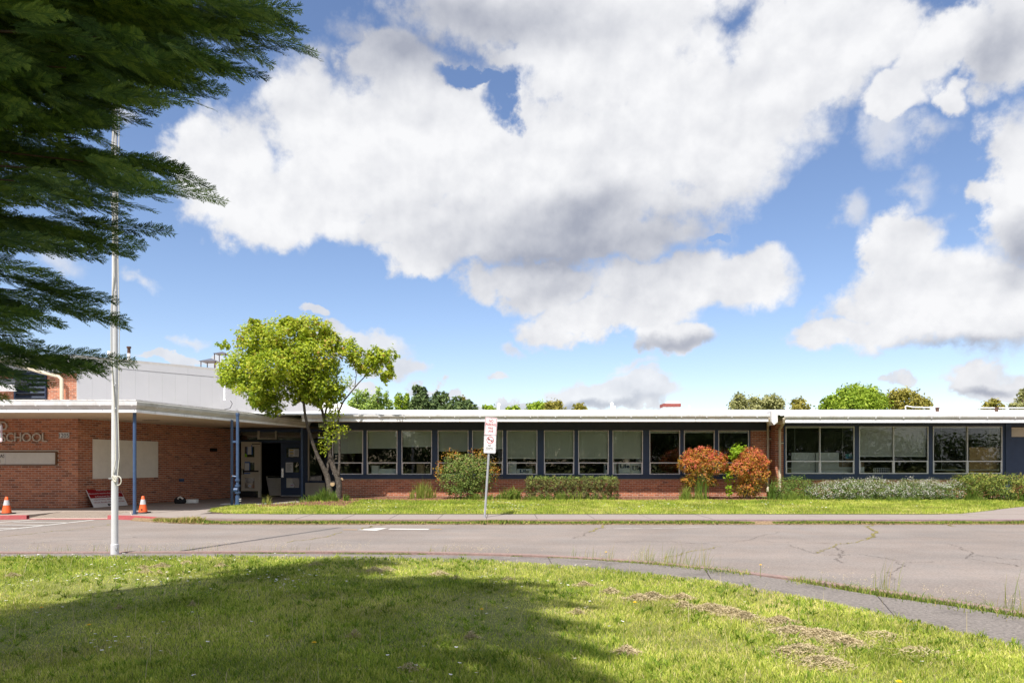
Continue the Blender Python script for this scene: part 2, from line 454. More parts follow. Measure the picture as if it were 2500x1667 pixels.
M['wood'] = mat('plywood', (0.75, 0.47, 0.20), 0.7, 0.2, 5, dirt=0.35, dirt_col=(0.33, 0.18, 0.07), dscale=6)
M['cardboard'] = mat('cardboard', (0.36, 0.25, 0.15), 0.85, 0.1, 6)
M['carton'] = mat('white carton', (0.88, 0.89, 0.88), 0.7, 0.04, 6)
M['sign_white'] = mat('sign white', (0.74, 0.735, 0.74), 0.35, 0.03, 8, spec=0.5, dirt=0.1, dirt_col=(0.5, 0.5, 0.5), dscale=12)
M['paper'] = mat('paper', (0.62, 0.64, 0.66), 0.8, 0.03, 10)
M['yellow'] = mat('yellow print', (0.55, 0.4, 0.03), 0.7, 0.05, 10)
M['sign_red'] = mat('sign red', (0.45, 0.03, 0.045), 0.5, 0.06, 10)
M['ppe_red'] = mat('deep red print', (0.30, 0.008, 0.014), 0.5, 0.05, 10)
M['ink'] = mat('black ink', (0.02, 0.02, 0.022), 0.6, 0.05, 10)
M['ink_blue'] = mat('navy ink', (0.015, 0.04, 0.10), 0.6, 0.05, 10)
M['letter'] = mat('grey wall letter', (0.50, 0.45, 0.39), 0.6, 0.08, 15)
M['brown_frame'] = mat('brown metal frame', (0.13, 0.06, 0.022), 0.55, 0.1, 8)
M['marquee'] = mat('letter board face', (0.60, 0.58, 0.53), 0.6, 0.05, 6, dirt=0.15, dirt_col=(0.4, 0.38, 0.33), dscale=9)
M['cone'] = mat('orange cone', (0.82, 0.12, 0.025), 0.5, 0.06, 10, spec=0.5, dirt=0.15, dirt_col=(0.4, 0.08, 0.03), dscale=14)
M['cone_band'] = mat('cone reflective band', (0.52, 0.52, 0.53), 0.45, 0.12, 26, spec=0.6, dirt=0.4, dirt_col=(0.3, 0.28, 0.26), dscale=12)
M['rubber'] = mat('black rubber', (0.03, 0.028, 0.026), 0.8, 0.2, 10)
M['black'] = mat('black paint', (0.015, 0.014, 0.015), 0.5, 0.1, 10)
M['rust'] = mat('rusty vent', (0.09, 0.05, 0.035), 0.85, 0.5, 14)
M['zinc'] = mat('zinc roof cap', (0.13, 0.135, 0.165), 0.5, 0.1, 8, metal=0.2)
M['red_brick_cap'] = mat('red chimney bricks', (0.24, 0.065, 0.055), 0.85, 0.15, 20)
M['tape'] = mat('blue masking tape', (0.02, 0.12, 0.42), 0.6, 0.05, 10)
M['green_paper'] = mat('lime print', (0.24, 0.5, 0.03), 0.7, 0.05, 10)
M['chrome'] = mat('chrome', (0.6, 0.6, 0.6), 0.25, 0.05, 10, metal=0.9)
M['trunk'] = mat('grey bark', (0.075, 0.062, 0.05), 0.95, 0.55, 22, 0.9, 55, dirt=0.65, dirt_col=(0.26, 0.235, 0.2), dscale=14)
M['cut_wood'] = mat('sawn wood', (0.42, 0.3, 0.17), 0.9, 0.2, 30)
M['dark_bark'] = mat('dark bark', (0.07, 0.045, 0.032), 0.95, 0.4, 12, 0.9, 30)
M['twig'] = mat('twig', (0.12, 0.085, 0.06), 0.95, 0.3, 20)
M['blue_art'] = mat('sea print', (0.08, 0.28, 0.5), 0.7, 0.2, 8)
M['green_art'] = mat('surf print', (0.1, 0.42, 0.36), 0.7, 0.3, 20)
M['bag'] = mat('dark bag cloth', (0.02, 0.02, 0.022), 0.8, 0.2, 10)
M['copper'] = mat('copper pipe', (0.45, 0.2, 0.1), 0.4, 0.1, 10, metal=0.6)


def glass_mat():
    m = bpy.data.materials.new('window glass'); m.use_nodes = True
    nt = m.node_tree; nt.nodes.clear()
    N, L = nt.nodes.new, nt.links.new
    t = N('ShaderNodeBsdfTransparent'); t.inputs[0].default_value = (0.92, 0.95, 0.93, 1)
    g = N('ShaderNodeBsdfGlossy'); g.inputs['Roughness'].default_value = 0.008
    n = N('ShaderNodeTexNoise'); n.inputs['Scale'].default_value = 1.4; n.inputs['Detail'].default_value = 1
    gp = N('ShaderNodeNewGeometry'); L(gp.outputs['Position'], n.inputs['Vector'])
    b = N('ShaderNodeBump'); b.inputs['Strength'].default_value = 0.06; b.inputs['Distance'].default_value = 0.02
    L(n.outputs['Fac'], b.inputs['Height']); L(b.outputs[0], g.inputs['Normal'])
    fr = N('ShaderNodeFresnel'); fr.inputs[0].default_value = 1.52
    mx = N('ShaderNodeMixShader'); L(fr.outputs[0], mx.inputs[0]); L(t.outputs[0], mx.inputs[1]); L(g.outputs[0], mx.inputs[2])
    o = N('ShaderNodeOutputMaterial'); L(mx.outputs[0], o.inputs[0])
    return m


M['glass'] = glass_mat()


def asphalt_mat():
    """Old asphalt: aggregate speckle, blotches, wheel-worn bands along the drive, dark drips."""
    m, nt, bs = shader('weathered asphalt')
    N, L = nt.nodes.new, nt.links.new
    pos = N('ShaderNodeNewGeometry').outputs['Position']

    def ns(scale, detail=6, rough=.6, vec=(1, 1, 1)):
        mp = N('ShaderNodeMapping'); mp.inputs['Scale'].default_value = vec; L(pos, mp.inputs['Vector'])
        n = N('ShaderNodeTexNoise'); n.inputs['Scale'].default_value = scale; n.inputs['Detail'].default_value = detail; n.inputs['Roughness'].default_value = rough
        L(mp.outputs[0], n.inputs['Vector'])
        return n.outputs['Fac']

    def rng(x, a, b, c_, d_):
        r = N('ShaderNodeMapRange'); r.inputs['From Min'].default_value = a; r.inputs['From Max'].default_value = b
        r.inputs['To Min'].default_value = c_; r.inputs['To Max'].default_value = d_; L(x, r.inputs['Value'])
        return r.outputs[0]

    def mul(a, b):
        n = N('ShaderNodeMath'); n.operation = 'MULTIPLY'; L(a, n.inputs[0]); L(b, n.inputs[1])
        return n.outputs[0]
    v = mul(mul(rng(ns(38, 3, .8), .3, .7, .72, 1.28), rng(ns(.5, 9, .65), .3, .7, .86, 1.12)), mul(rng(ns(1.3, 6, .6, (.12, 1.0, 1.0)), .35, .65, .93, 1.07), rng(ns(4.5, 8, .7), .62, .75, 1.0, .82)))
    mx = N('ShaderNodeMix'); mx.data_type = 'RGBA'; mx.blend_type = 'MULTIPLY'; mx.inputs['Factor'].default_value = 1
    hue = N('ShaderNodeMix'); hue.data_type = 'RGBA'; L(rng(ns(.9, 5), .35, .65, 0, 1), hue.inputs['Factor'])
    hue.inputs[6].default_value = (.245, .204, .178, 1); hue.inputs[7].default_value = (.232, .203, .184, 1)
    L(hue.outputs[2], mx.inputs[6]); L(v, mx.inputs[7]); L(mx.outputs[2], bs.inputs['Base Color'])
    bs.inputs['Roughness'].default_value = .9; bs.inputs['Specular IOR Level'].default_value = .25
    b = N('ShaderNodeBump'); b.inputs['Strength'].default_value = .7; b.inputs['Distance'].default_value = .008
    L(ns(70, 4, .7), b.inputs['Height']); L(b.outputs[0], bs.inputs['Normal'])
    return m


M['asphalt'] = asphalt_mat()

M['lawn'] = tint_mat('lawn grass', [(0.0, (0.121, 0.207, 0.017)), (0.3, (0.308, 0.402, 0.044)), (0.6, (0.550, 0.575, 0.105)), (0.8, (0.704, 0.655, 0.220)), (1.0, (0.770, 0.609, 0.363))], 0.6, 0.38, 0.3, 0.3, 1.2)
M['weed'] = tint_mat('weeds', [(0.0, (0.078, 0.149, 0.018)), (0.4, (0.182, 0.257, 0.036)), (0.7, (0.325, 0.324, 0.072)), (1.0, (0.546, 0.405, 0.180))], 0.65, 0.3, 0.25, 0.25, 3)
M['straw'] = tint_mat('dry clippings', [(0.0, (0.2, 0.16, 0.08)), (0.5, (0.48, 0.39, 0.22)), (1.0, (0.68, 0.57, 0.38))], 0.85, 0.15)
M['maple'] = tint_mat('maple leaf', [(0.0, (0.140, 0.229, 0.012)), (0.35, (0.316, 0.426, 0.020)), (0.7, (0.521, 0.582, 0.035)), (0.95, (0.614, 0.603, 0.090)), (1.0, (0.512, 0.291, 0.070))], 0.5, 0.42, 0.4, 0.15, 2)
M['cypress'] = tint_mat('cypress spray', [(0.0, (0.032, 0.06, 0.022)), (0.5, (0.082, 0.155, 0.04)), (1.0, (0.21, 0.29, 0.06))], 0.6, 0.35, 0.25, 0.2, 1.5)
M['shrub_olive'] = tint_mat('olive shrub leaf', [(0.0, (0.053, 0.097, 0.020)), (0.5, (0.174, 0.258, 0.051)), (0.85, (0.307, 0.352, 0.094)), (1.0, (0.374, 0.219, 0.116))], 0.55, 0.3)
M['hedge_brown'] = tint_mat('brown green hedge leaf', [(0.0, (0.043, 0.048, 0.020)), (0.5, (0.123, 0.138, 0.043)), (0.85, (0.246, 0.252, 0.065)), (1.0, (0.319, 0.382, 0.072))], 0.6, 0.2)
M['nandina'] = tint_mat('nandina leaf', [(0.0, (0.090, 0.094, 0.010)), (0.3, (0.340, 0.257, 0.026)), (0.55, (0.620, 0.342, 0.043)), (0.75, (0.660, 0.205, 0.060)), (1.0, (0.660, 0.162, 0.103))], 0.5, 0.35, 0.4)
M['lime'] = tint_mat('lime leaf', [(0.0, (0.189, 0.334, 0.017)), (1.0, (0.435, 0.623, 0.043))], 0.5, 0.4)
M['green_shrub'] = tint_mat('green shrub leaf', [(0.0, (0.043, 0.087, 0.017)), (0.5, (0.123, 0.203, 0.036)), (1.0, (0.261, 0.341, 0.065))], 0.55, 0.3)
M['daphne'] = tint_mat('white flowered shrub leaf', [(0.0, (0.058, 0.104, 0.023)), (0.6, (0.139, 0.221, 0.046)), (1.0, (0.278, 0.310, 0.105))], 0.6, 0.3)
M['blossom'] = tint_mat('small white blossom', [(0.0, (0.55, 0.52, 0.46)), (1.0, (0.8, 0.78, 0.74))], 0.7, 0.2)
M['pieris'] = tint_mat('yellow green hedge leaf', [(0.0, (0.046, 0.078, 0.017)), (0.5, (0.150, 0.212, 0.041)), (0.85, (0.307, 0.352, 0.058)), (1.0, (0.418, 0.313, 0.102))], 0.55, 0.3)
M['far_dark'] = tint_mat('far conifer foliage', [(0.0, (0.045, 0.076, 0.029)), (0.5, (0.109, 0.164, 0.054)), (1.0, (0.209, 0.271, 0.090))], 0.8, 0.2)
M['far_poplar'] = tint_mat('far poplar leaf', [(0.0, (0.177, 0.274, 0.049)), (0.5, (0.332, 0.460, 0.097)), (1.0, (0.548, 0.645, 0.177))], 0.7, 0.35)
M['far_pale'] = tint_mat('far pale leaf', [(0.0, (0.189, 0.203, 0.065)), (0.5, (0.362, 0.362, 0.138)), (1.0, (0.522, 0.507, 0.246))], 0.7, 0.35)
M['far_bright'] = tint_mat('far bright leaf', [(0.0, (0.160, 0.255, 0.024)), (0.5, (0.327, 0.447, 0.040)), (1.0, (0.526, 0.623, 0.096))], 0.7, 0.4)
M['far_olive'] = tint_mat('far bronze leaf', [(0.0, (0.174, 0.174, 0.029)), (0.5, (0.362, 0.326, 0.058)), (1.0, (0.522, 0.450, 0.116))], 0.7, 0.4)
M['yellow_petal'] = mat('dandelion', (0.8, 0.5, 0.01), 0.7, 0.1, 20)
M['petal'] = mat('daisy petal', (0.78, 0.77, 0.77), 0.7, 0.03, 20)


# ------------------------------------------------------------------ more builders
def text_mesh(name, body, w, h, mat_, bold=0.0, depth=0.0):
    """Flat lettering as a mesh of size w x h about its own origin, facing -Y."""
    cu = bpy.data.curves.new(name, 'FONT')
    cu.body = body; cu.align_x = 'CENTER'; cu.size = 1.0
    cu.offset = bold; cu.extrude = depth; cu.resolution_u = 4
    o = bpy.data.objects.new(name, cu); COL.objects.link(o)
    dg = bpy.context.evaluated_depsgraph_get()
    me = bpy.data.meshes.new_from_object(o.evaluated_get(dg))
    bpy.data.objects.remove(o); bpy.data.curves.remove(cu)
    n = len(me.vertices)
    co = np.zeros(n * 3, dtype=np.float32); me.vertices.foreach_get('co', co); co = co.reshape(-1, 3)
    lo, hi = co.min(0), co.max(0)
    co = co - (lo + hi) / 2
    co[:, 0] *= w / max(hi[0] - lo[0], 1e-4)
    if h: co[:, 1] *= h / max(hi[1] - lo[1], 1e-4)
    else: co[:, 1] *= w / max(hi[0] - lo[0], 1e-4)
    out = np.stack([co[:, 0], -co[:, 2] if depth else co[:, 2] * 0, co[:, 1]], 1)
    me.vertices.foreach_set('co', out.astype(np.float32).ravel())
    me.materials.clear(); me.materials.append(mat_)
    me.update()
    me.name = name
    return me


def text(name, body, w, h, mtx, mat_, parent, bold=0.0, depth=0.0):
    me = text_mesh(name, body, w, h, mat_, bold, depth)
    me.transform(mtx)
    return add(name, me, parent)


def T(x, y, z): return Matrix.Translation((x, y, z))


BL, BH, MJ = 0.203, 0.0677, 0.0125      # brick module and joint
BRICK_MESHES = []
for q in range(9):
    BRICK_MESHES.append(MB().box(0, BL - MJ, -0.0035, 0.01, 0, BH - MJ, 0, (q + 0.5) / 9).mesh('brick', M['brick']))


def brick_wall(parent, org, ang, length, z0, z1, holes, budget, rank=None, phase=0.0):
    """Running bond on a wall: the pieces that show largest as objects of their own, the rest as one stuff part."""
    c, s = math.cos(ang), math.sin(ang)
    todo = []
    k = 0
    z = z0
    while z + BH * 0.6 < z1:
        x = -BL / 2 * (k % 2) + phase * BL
        while x < length:
            a, b = max(x, 0.0), min(x + BL - MJ, length)
            hit = False
            for (h0, h1, hz0, hz1) in holes:
                if z + BH > hz0 + 0.004 and z < hz1 - 0.004:
                    if a >= h0 and b <= h1: hit = True; break
                    if a < h0 < b: b = h0 - 0.002
                    elif a < h1 < b: a = h1 + 0.002
            if not hit and b - a > 0.03: todo.append((a, z, b - a, min(BH - MJ, z1 - z)))
            x += BL
        z += BH; k += 1
    if rank: todo.sort(key=rank)
    rest = MB()
    for i, (a, z, w, hgt) in enumerate(todo):
        t = min(1, max(0, random.gauss(0.5, 0.22)))
        if i < budget:
            o = add('brick', BRICK_MESHES[min(8, int(t * 9))], parent)
            o.location = (org[0] + c * a, org[1] + s * a, z)
            o.rotation_euler = (0, 0, ang)
            o.scale = (w / (BL - MJ), 1, hgt / (BH - MJ))
        else:
            ctr = (org[0] + c * (a + w / 2) + s * -0.0 , org[1] + s * (a + w / 2), z + hgt / 2)
            nx, ny = s, -c
            rest.obox((ctr[0] + nx * -0.003, ctr[1] + ny * -0.003, ctr[2]), (c * w / 2, s * w / 2, 0), (nx * 0.0065, ny * 0.0065, 0), (0, 0, hgt / 2), 0, t)
    if rest.v:
        o = rest.build('brickwork', M['brick'], parent); o['kind'] = 'stuff'
    return len(todo)


def unit(a):
    return a / np.maximum(np.linalg.norm(a, axis=1, keepdims=True), 1e-9)


def leaves_arrays(pos, nrm, size, tint, aspect=0.55, fold=0.18):
    """Kite-shaped folded leaves (two triangles each... as quads) at pos with normals nrm."""
    n = len(pos)
    r = unit(RNG.normal(size=(n, 3)))
    d = unit(np.cross(nrm, r)); s = np.cross(nrm, d)
    L_ = size[:, None]
    v0 = pos - d * L_ * 0.5
    v1 = pos + s * L_ * aspect * 0.5 + nrm * L_ * fold * 0.5
    v2 = pos + d * L_ * 0.5
    v3 = pos - s * L_ * aspect * 0.5 + nrm * L_ * fold * 0.5
    V = np.stack([v0, v1, v2, v3], 1).reshape(-1, 3)
    Fq = np.arange(n * 4).reshape(n, 4)
    F3 = np.concatenate([Fq[:, [0, 1, 2]], Fq[:, [0, 2, 3]]], 1).reshape(-1, 3)
    return V, F3, np.repeat(tint, 2)


def star_arrays(pos, nrm, size, tint):
    """Five-lobed leaves: a fan of five narrow kites."""
    n = len(pos)
    r = unit(RNG.normal(size=(n, 3)))
    d = unit(np.cross(nrm, r)); s = np.cross(nrm, d)
    vs, fs = [pos - d * size[:, None] * 0.35], []
    for k, (a, l) in enumerate(((-115, .62), (-80, .28), (-52, .85), (-26, .33), (0, 1.0), (26, .33), (52, .85), (80, .28), (115, .62))):
        a = math.radians(a)
        droop = -0.25 if l > 0.5 else 0.0
        vs.append(pos + (d * math.cos(a) + s * math.sin(a)) * (size * l * 0.6)[:, None] + nrm * (size * droop * l * 0.5)[:, None])
    V = np.stack(vs, 1).reshape(-1, 3)
    b = np.arange(n)[:, None] * 10
    tri = np.array([(0, k, k + 1) for k in range(1, 9)])
    F3 = (b[:, None, :] + tri[None]).reshape(-1, 3)
    return V, F3, np.repeat(tint, 8)


def cloud_points(lobes, n, clump=10, spread=0.22, inner=0.45, up=0.5, tj=0.16, top_tint=0.0):
    """Points in clumps through the outer part of ellipsoids; lobes: (centre, radii)."""
    cen = np.array([l[0] for l in lobes], dtype=float); rad = np.array([l[1] for l in lobes], dtype=float)
    wts = (rad[:, 0] * rad[:, 2] + rad[:, 0] * rad[:, 1] + rad[:, 1] * rad[:, 2]); wts /= wts.sum()
    m = max(1, n // clump)
    li = RNG.choice(len(lobes), m, p=wts)
    dr = unit(RNG.normal(size=(m, 3)))
    rr = inner + (1 - inner) * np.sqrt(RNG.random(m))
    cc = cen[li] + dr * rad[li] * rr[:, None]
    ctint = np.clip(0.5 + RNG.normal(size=m) * tj, 0, 1)
    k = np.repeat(np.arange(m), clump)
    pos = cc[k] + RNG.normal(size=(m * clump, 3)) * (spread * np.minimum(rad[li].min(1), 1.0))[k][:, None]
    nrm = unit(dr[k] * 0.7 + np.array([0, 0, up]) + RNG.normal(size=(m * clump, 3)) * 0.55)
    t = np.clip(ctint[k] + RNG.normal(size=m * clump) * tj, 0, 1)
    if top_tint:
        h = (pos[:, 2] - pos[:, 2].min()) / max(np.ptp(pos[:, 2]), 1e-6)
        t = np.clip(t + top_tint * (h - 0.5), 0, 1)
    return pos, nrm, t


def foliage(name, lobes, n, size, mat_, parent, star=False, **kw):
    o = foliage_(name, lobes, n, size, mat_, parent, star, **kw)
    if name != 'crown' and name != 'foliage': o['kind'] = 'stuff'
    return o


def foliage_(name, lobes, n, size, mat_, parent, star=False, **kw):
    asp = kw.pop('aspect', 0.55)
    pos, nrm, t = cloud_points(lobes, n, **kw)
    sz = size * (0.7 + 0.6 * RNG.random(len(pos)))
    V, F3, tt = star_arrays(pos, nrm, sz, t) if star else leaves_arrays(pos, nrm, sz, t, asp)
    return add(name, arr_mesh(name, V, F3, tt, [mat_]), parent)


def blades_arrays(pos, h, w, lean=0.5, tint=None, bias=(0, 0), curl=0.35):
    n = len(pos)
    a = RNG.random(n) * 2 * math.pi
    side = np.stack([np.cos(a), np.sin(a), np.zeros(n)], 1) * (w / 2)[:, None]
    b = RNG.random(n) * 2 * math.pi
    ln = (np.stack([np.cos(b), np.sin(b), np.zeros(n)], 1) * (RNG.random(n) * lean)[:, None] + np.array([bias[0], bias[1], 0])) * h[:, None]
    up = np.array([0, 0, 1.0])
    m = pos + up * (h * 0.55)[:, None] + ln * curl
    t = pos + up * (h * (0.96 - 0.2 * lean * RNG.random(n)))[:, None] + ln
    V = np.stack([pos - side, pos + side, m + side * 0.7, m - side * 0.7, t], 1).reshape(-1, 3)
    i = np.arange(n)[:, None] * 5
    F3 = (i[:, None, :] + np.array([(0, 1, 2), (0, 2, 3), (3, 2, 4)])[None]).reshape(-1, 3)
    return V, F3, np.repeat(tint if tint is not None else np.full(n, 0.5), 3)


def vnoise(x, y, s, seed=0):
    """Smooth value noise in 0..1."""
    x = x * s + seed * 13.7; y = y * s + seed * 7.3
    xi, yi = np.floor(x).astype(int), np.floor(y).astype(int)
    fx, fy = x - xi, y - yi
    fx, fy = fx * fx * (3 - 2 * fx), fy * fy * (3 - 2 * fy)

    def h(a, b):
        v = np.sin(a * 127.1 + b * 311.7 + seed * 17.0) * 43758.5453
        return v - np.floor(v)
    return (h(xi, yi) * (1 - fx) + h(xi + 1, yi) * fx) * (1 - fy) + (h(xi, yi + 1) * (1 - fx) + h(xi + 1, yi + 1) * fx) * fy


def inside(poly, x, y):
    r = np.zeros(len(x), dtype=bool)
    n = len(poly)
    for i in range(n):
        (x0, y0), (x1, y1) = poly[i], poly[(i + 1) % n]
        c = ((y0 > y) != (y1 > y))
        with np.errstate(divide='ignore', invalid='ignore'):
            r ^= c & (x < (x1 - x0) * (y - y0) / (y1 - y0 + 1e-12) + x0)
    return r


def resample(pts, n):
    pts = np.array([(p[0], p[1]) for p in pts], dtype=float)
    d = np.concatenate([[0], np.cumsum(np.linalg.norm(np.diff(pts, axis=0), axis=1))])
    s = np.linspace(0, d[-1], n)
    return np.stack([np.interp(s, d, pts[:, 0]), np.interp(s, d, pts[:, 1])], 1)


def offset_line(pts, o):
    d = np.gradient(pts, axis=0); d = d / np.linalg.norm(d, axis=1, keepdims=True)
    return pts + np.stack([d[:, 1], -d[:, 0]], 1) * o


def ribbon(mb, A, B, z0, z1, zb=None, mi=0):
    """Slab between two polylines, top at z1, sides down to z0."""
    for i in range(len(A) - 1):
        a0, a1, b0, b1 = A[i], A[i + 1], B[i], B[i + 1]
        zb_ = z1 if zb is None else zb
        vs = [(*a0, z1), (*a1, z1), (*b1, zb_), (*b0, zb_), (*a0, z0), (*a1, z0), (*b1, z0), (*b0, z0)]
        mb.put(vs, [(0, 3, 2, 1), (0, 1, 5, 4), (3, 7, 6, 2)], mi)
    return mb


def structure(o): return tag(o, kind='structure')


# ------------------------------------------------------------------ ground, road, kerbs, walks
structure(MB().face([(-400, -300, -0.14), (400, -300, -0.14), (400, 700, -0.14), (-400, 700, -0.14)]).build('ground', M['turf']))
RZ = -0.10
road = structure(MB().face([(-60, -30, RZ), (60, -30, RZ), (60, 18.4, RZ), (-60, 18.4, RZ)]).build('road', M['asphalt']))

kerb_px = [(-900, 1346), (-400, 1346), (0, 1346), (280, 1346), (700, 1344), (1000, 1345), (1200, 1350), (1300, 1352.5), (1400, 1358), (1549, 1367), (1608, 1371),
           (1757, 1387), (1817, 1394), (1960, 1411), (2150, 1439), (2347, 1468), (2500, 1493), (2800, 1545), (3100, 1605)]
walk_far_px = [(-900, 1353), (-400, 1353), (0, 1353), (280, 1350), (700, 1352), (968, 1353.5), (1100, 1355), (1236, 1358), (1400, 1363), (1579, 1376), (1757, 1391), (1847, 1405),
               (1960, 1422), (2019, 1434), (2138, 1454), (2287, 1473), (2406, 1492), (2500, 1507), (2800, 1560), (3100, 1630)]
lawn_px = [(-900, 1366), (-400, 1366), (0, 1365), (280, 1364), (700, 1364), (908, 1366), (1087, 1370), (1224, 1375), (1400, 1388), (1579, 1407), (1757, 1427), (1847, 1444),
           (1960, 1465), (2108, 1498), (2287, 1540), (2500, 1590), (2800, 1675), (3100, 1790)]


def island_line(px, tail):
    return resample([G(u, v) for u, v in px] + [Vector(t) for t in tail], 160)


kerb_line = island_line(kerb_px, [(5.35, 3.0, 0), (5.7, 0, 0), (5.7, -25, 0)])
walk_far = island_line(walk_far_px, [(4.75, 3.0, 0), (5.1, 0, 0), (5.1, -25, 0)])
lawn_edge = island_line(lawn_px, [(4.1, 2.5, 0), (4.2, 0, 0), (4.2, -25, 0)])

structure(ribbon(MB(), kerb_line, offset_line(kerb_line, 0.14), RZ - 0.02, 0.006).build('near_kerb', M['red_kerb']))
isl_in = offset_line(kerb_line, 0.14)
mb = MB()
ribbon(mb, isl_in, resample([(-20, -30), (-10, -30)], 160), RZ, -0.03)
structure(mb.build('verge_soil', M['soil']))
# the curved walk: slabs with open joints
nslab = 22
walk = structure(ribbon(MB(), walk_far, lawn_edge, -0.06, -0.012).build('curved_path', M['crack']))
for k in range(nslab):
    i0 = int(k * 159 / nslab); i1 = int((k + 1) * 159 / nslab)
    A, B = walk_far[i0:i1 + 1].copy(), lawn_edge[i0:i1 + 1].copy()
    for L_ in (A, B):
        L_[0] += (L_[1] - L_[0]) * 0.02; L_[-1] += (L_[-2] - L_[-1]) * 0.02
    dz = random.uniform(-0.004, 0.004)
    ribbon(MB(), A, B, -0.04, 0.004 + dz).build('slab', M['old_walk'], walk)
# lawn surface
cen = np.array([-9.0, -22.0])
rows = [0, .004, .01, .02, .035, .055, .08, .11, .15, .2, .26, .33, .42, .55, .75, 1.0]
V, Fq = [], []
inner = offset_line(lawn_edge, 0.0)
for r in rows:
    pts = inner * (1 - r) + cen * r
    z = 0.002 + 0.03 * min(1, r / 0.03) + (vnoise(pts[:, 0], pts[:, 1], 0.8, 3) - 0.5) * 0.05 * min(1, r * 10)
    V.append(np.concatenate([pts, z[:, None]], 1))
V = np.array(V); nr, nc = V.shape[:2]
for i in range(nr - 1):
    for j in range(nc - 1):
        Fq.append((i * nc + j, (i + 1) * nc + j, (i + 1) * nc + j + 1, i * nc + j + 1))
structure(add('lawn', arr_mesh('lawn', V.reshape(-1, 3), Fq, None, [M['turf']], smooth=True)))
lawn_poly = [tuple(p) for p in lawn_edge] + [(-30, -25)]

# far side: kerb, pavement, grass strip
far_kerb = resample([(40, 16.4), (-6.9, 16.4), (-7.6, 16.5), (-8.5, 16.85), (-9.3, 17.3), (-9.95, 17.66), (-10.5, 17.72)], 60)
far_back = far_kerb + np.array([0, 0.13])
n_main = 30
kq = [int(np.argmax(far_kerb[:, 0] < 3.0)), int(np.argmax(far_kerb[:, 0] < -8.3))]
for a_, b_, nm_, m_ in ((0, kq[0], 'far_kerb', 'plum_kerb'), (kq[0], kq[1], 'far_kerb', 'red_kerb'), (kq[1], 59, 'red_kerb', 'red_kerb_fresh')):
    structure(ribbon(MB(), far_kerb[a_:b_ + 1][::-1], far_back[a_:b_ + 1][::-1], RZ - .02, 0.004).build(nm_, M[m_]))
led = far_kerb[:kq[1] + 2]
structure(ribbon(MB(), (led + np.array([0, -.2]))[::-1], led[::-1], RZ - .01, RZ + .006, -.032).build('gutter_debris', M['debris']))
structure(ribbon(MB(), np.array([(-30., 17.3), (-15., 17.4), (-13.3, 17.6), (-12.6, 17.72)]), np.array([(-30., 17.45), (-15., 17.55), (-13.25, 17.74), (-12.6, 17.82)]), RZ - .02, 0.007).build('red_kerb', M['red_kerb_fresh']))
mb = MB()
mb.face([(-12.6, 17.72, RZ + .004), (-10.5, 17.72, RZ + .004), (-10.5, 17.83, RZ + .012), (-12.6, 17.83, RZ + .012)])
structure(mb.build('ramp_edge', M['red_kerb_fresh']))
pav = structure(MB().prism([(40, 16.53), (-6.9, 16.53), (-7.6, 16.64), (-8.5, 16.98), (-9.0, 17.3), (-9.0, 18.6), (40, 18.6)], -0.13, -0.012).build('pavement', M['crack']))
x = 40.0
edges = [34, 30]
for u in (2390, 2165, 1995, 1877, 1723, 1578, 1445, 1310, 1190, 1075, 960, 850, 740): edges.append(X(u, 17.2))
edges += [-8.35]
for a, b in zip(edges[1:], edges[:-1]):
    yb = 18.22 if a < 11 else 18.6
    MB().prism([(a + 0.008, max(16.53, 16.53 + max(0, -7.1 - a) * 0.36)), (b - 0.008, 16.53), (b - 0.03, yb), (a - 0.014, yb)], -0.08, random.uniform(0, 0.004)).build('slab', M['concrete'], pav)
# entrance floor and tactile kerb ramp
structure(MB().prism([(-30, 17.6), (-12.75, 17.82), (-12.6, 19.25), (-10.7, 19.25), (-10.5, 17.83), (-9.9, 17.78), (-8.9, 17.3), (-8.35, 17.0), (-8.35, 18.5), (-6.3, 26.5), (-4.0, 40), (-30, 40)], -0.13, 0.0).build('entrance_floor', M['floor']))
ramp = structure(MB().face([(-12.75, 17.83, RZ + .012), (-10.5, 17.83, RZ + .012), (-10.75, 19.22, 0.003), (-12.55, 19.22, 0.003)]).put(
    [(-13.4, 17.75, .003), (-12.75, 17.83, RZ + .012), (-12.55, 19.22, .003), (-10.5, 17.83, RZ + .012), (-9.9, 17.79, .003), (-10.75, 19.22, .003)], [(0, 1, 2), (3, 4, 5)]).build('kerb_ramp', M['ramp']))
mb = MB()
for i in range(40):
    x0 = -12.8 + i * 0.062
    mb.face([(x0, 17.9, RZ + .024), (x0 + .022, 17.9, RZ + .024), (x0 + .022, 19.2, .010), (x0, 19.2, .010)])
o = mb.build('groove', mat('ramp groove', (0.3, 0.24, 0.2), 0.95), ramp); o['kind'] = 'stuff'
MB().box(-30, -8.8, 19.95, 19.97, 0.002, 0.004).build('expansion_joint', M['crack'], None)['kind'] = 'structure'

strip_poly = [(17.6, 24.95), (17.6, 22.3), (15.6, 21.0), (12.0, 18.25), (11.2, 18.12), (-6.3, 18.14), (-7.6, 18.3), (-8.35, 18.9), (-8.75, 19.8), (-8.8, 20.9), (-8.5, 21.5), (-7.6, 22.1), (-6.8, 23.2), (-6.2, 25.45), (9.6, 25.45), (9.7, 24.95)]


def edge_dist(poly, x, y):
    best = np.full(np.shape(x), 1e9)
    n = len(poly)
    for i in range(n - 1):
        a, b = np.array(poly[i]), np.array(poly[i + 1])
        d = b - a; q = np.clip(((x - a[0]) * d[0] + (y - a[1]) * d[1]) / (d @ d), 0, 1)
        best = np.minimum(best, np.hypot(x - a[0] - q * d[0], y - a[1] - q * d[1]))
    return best


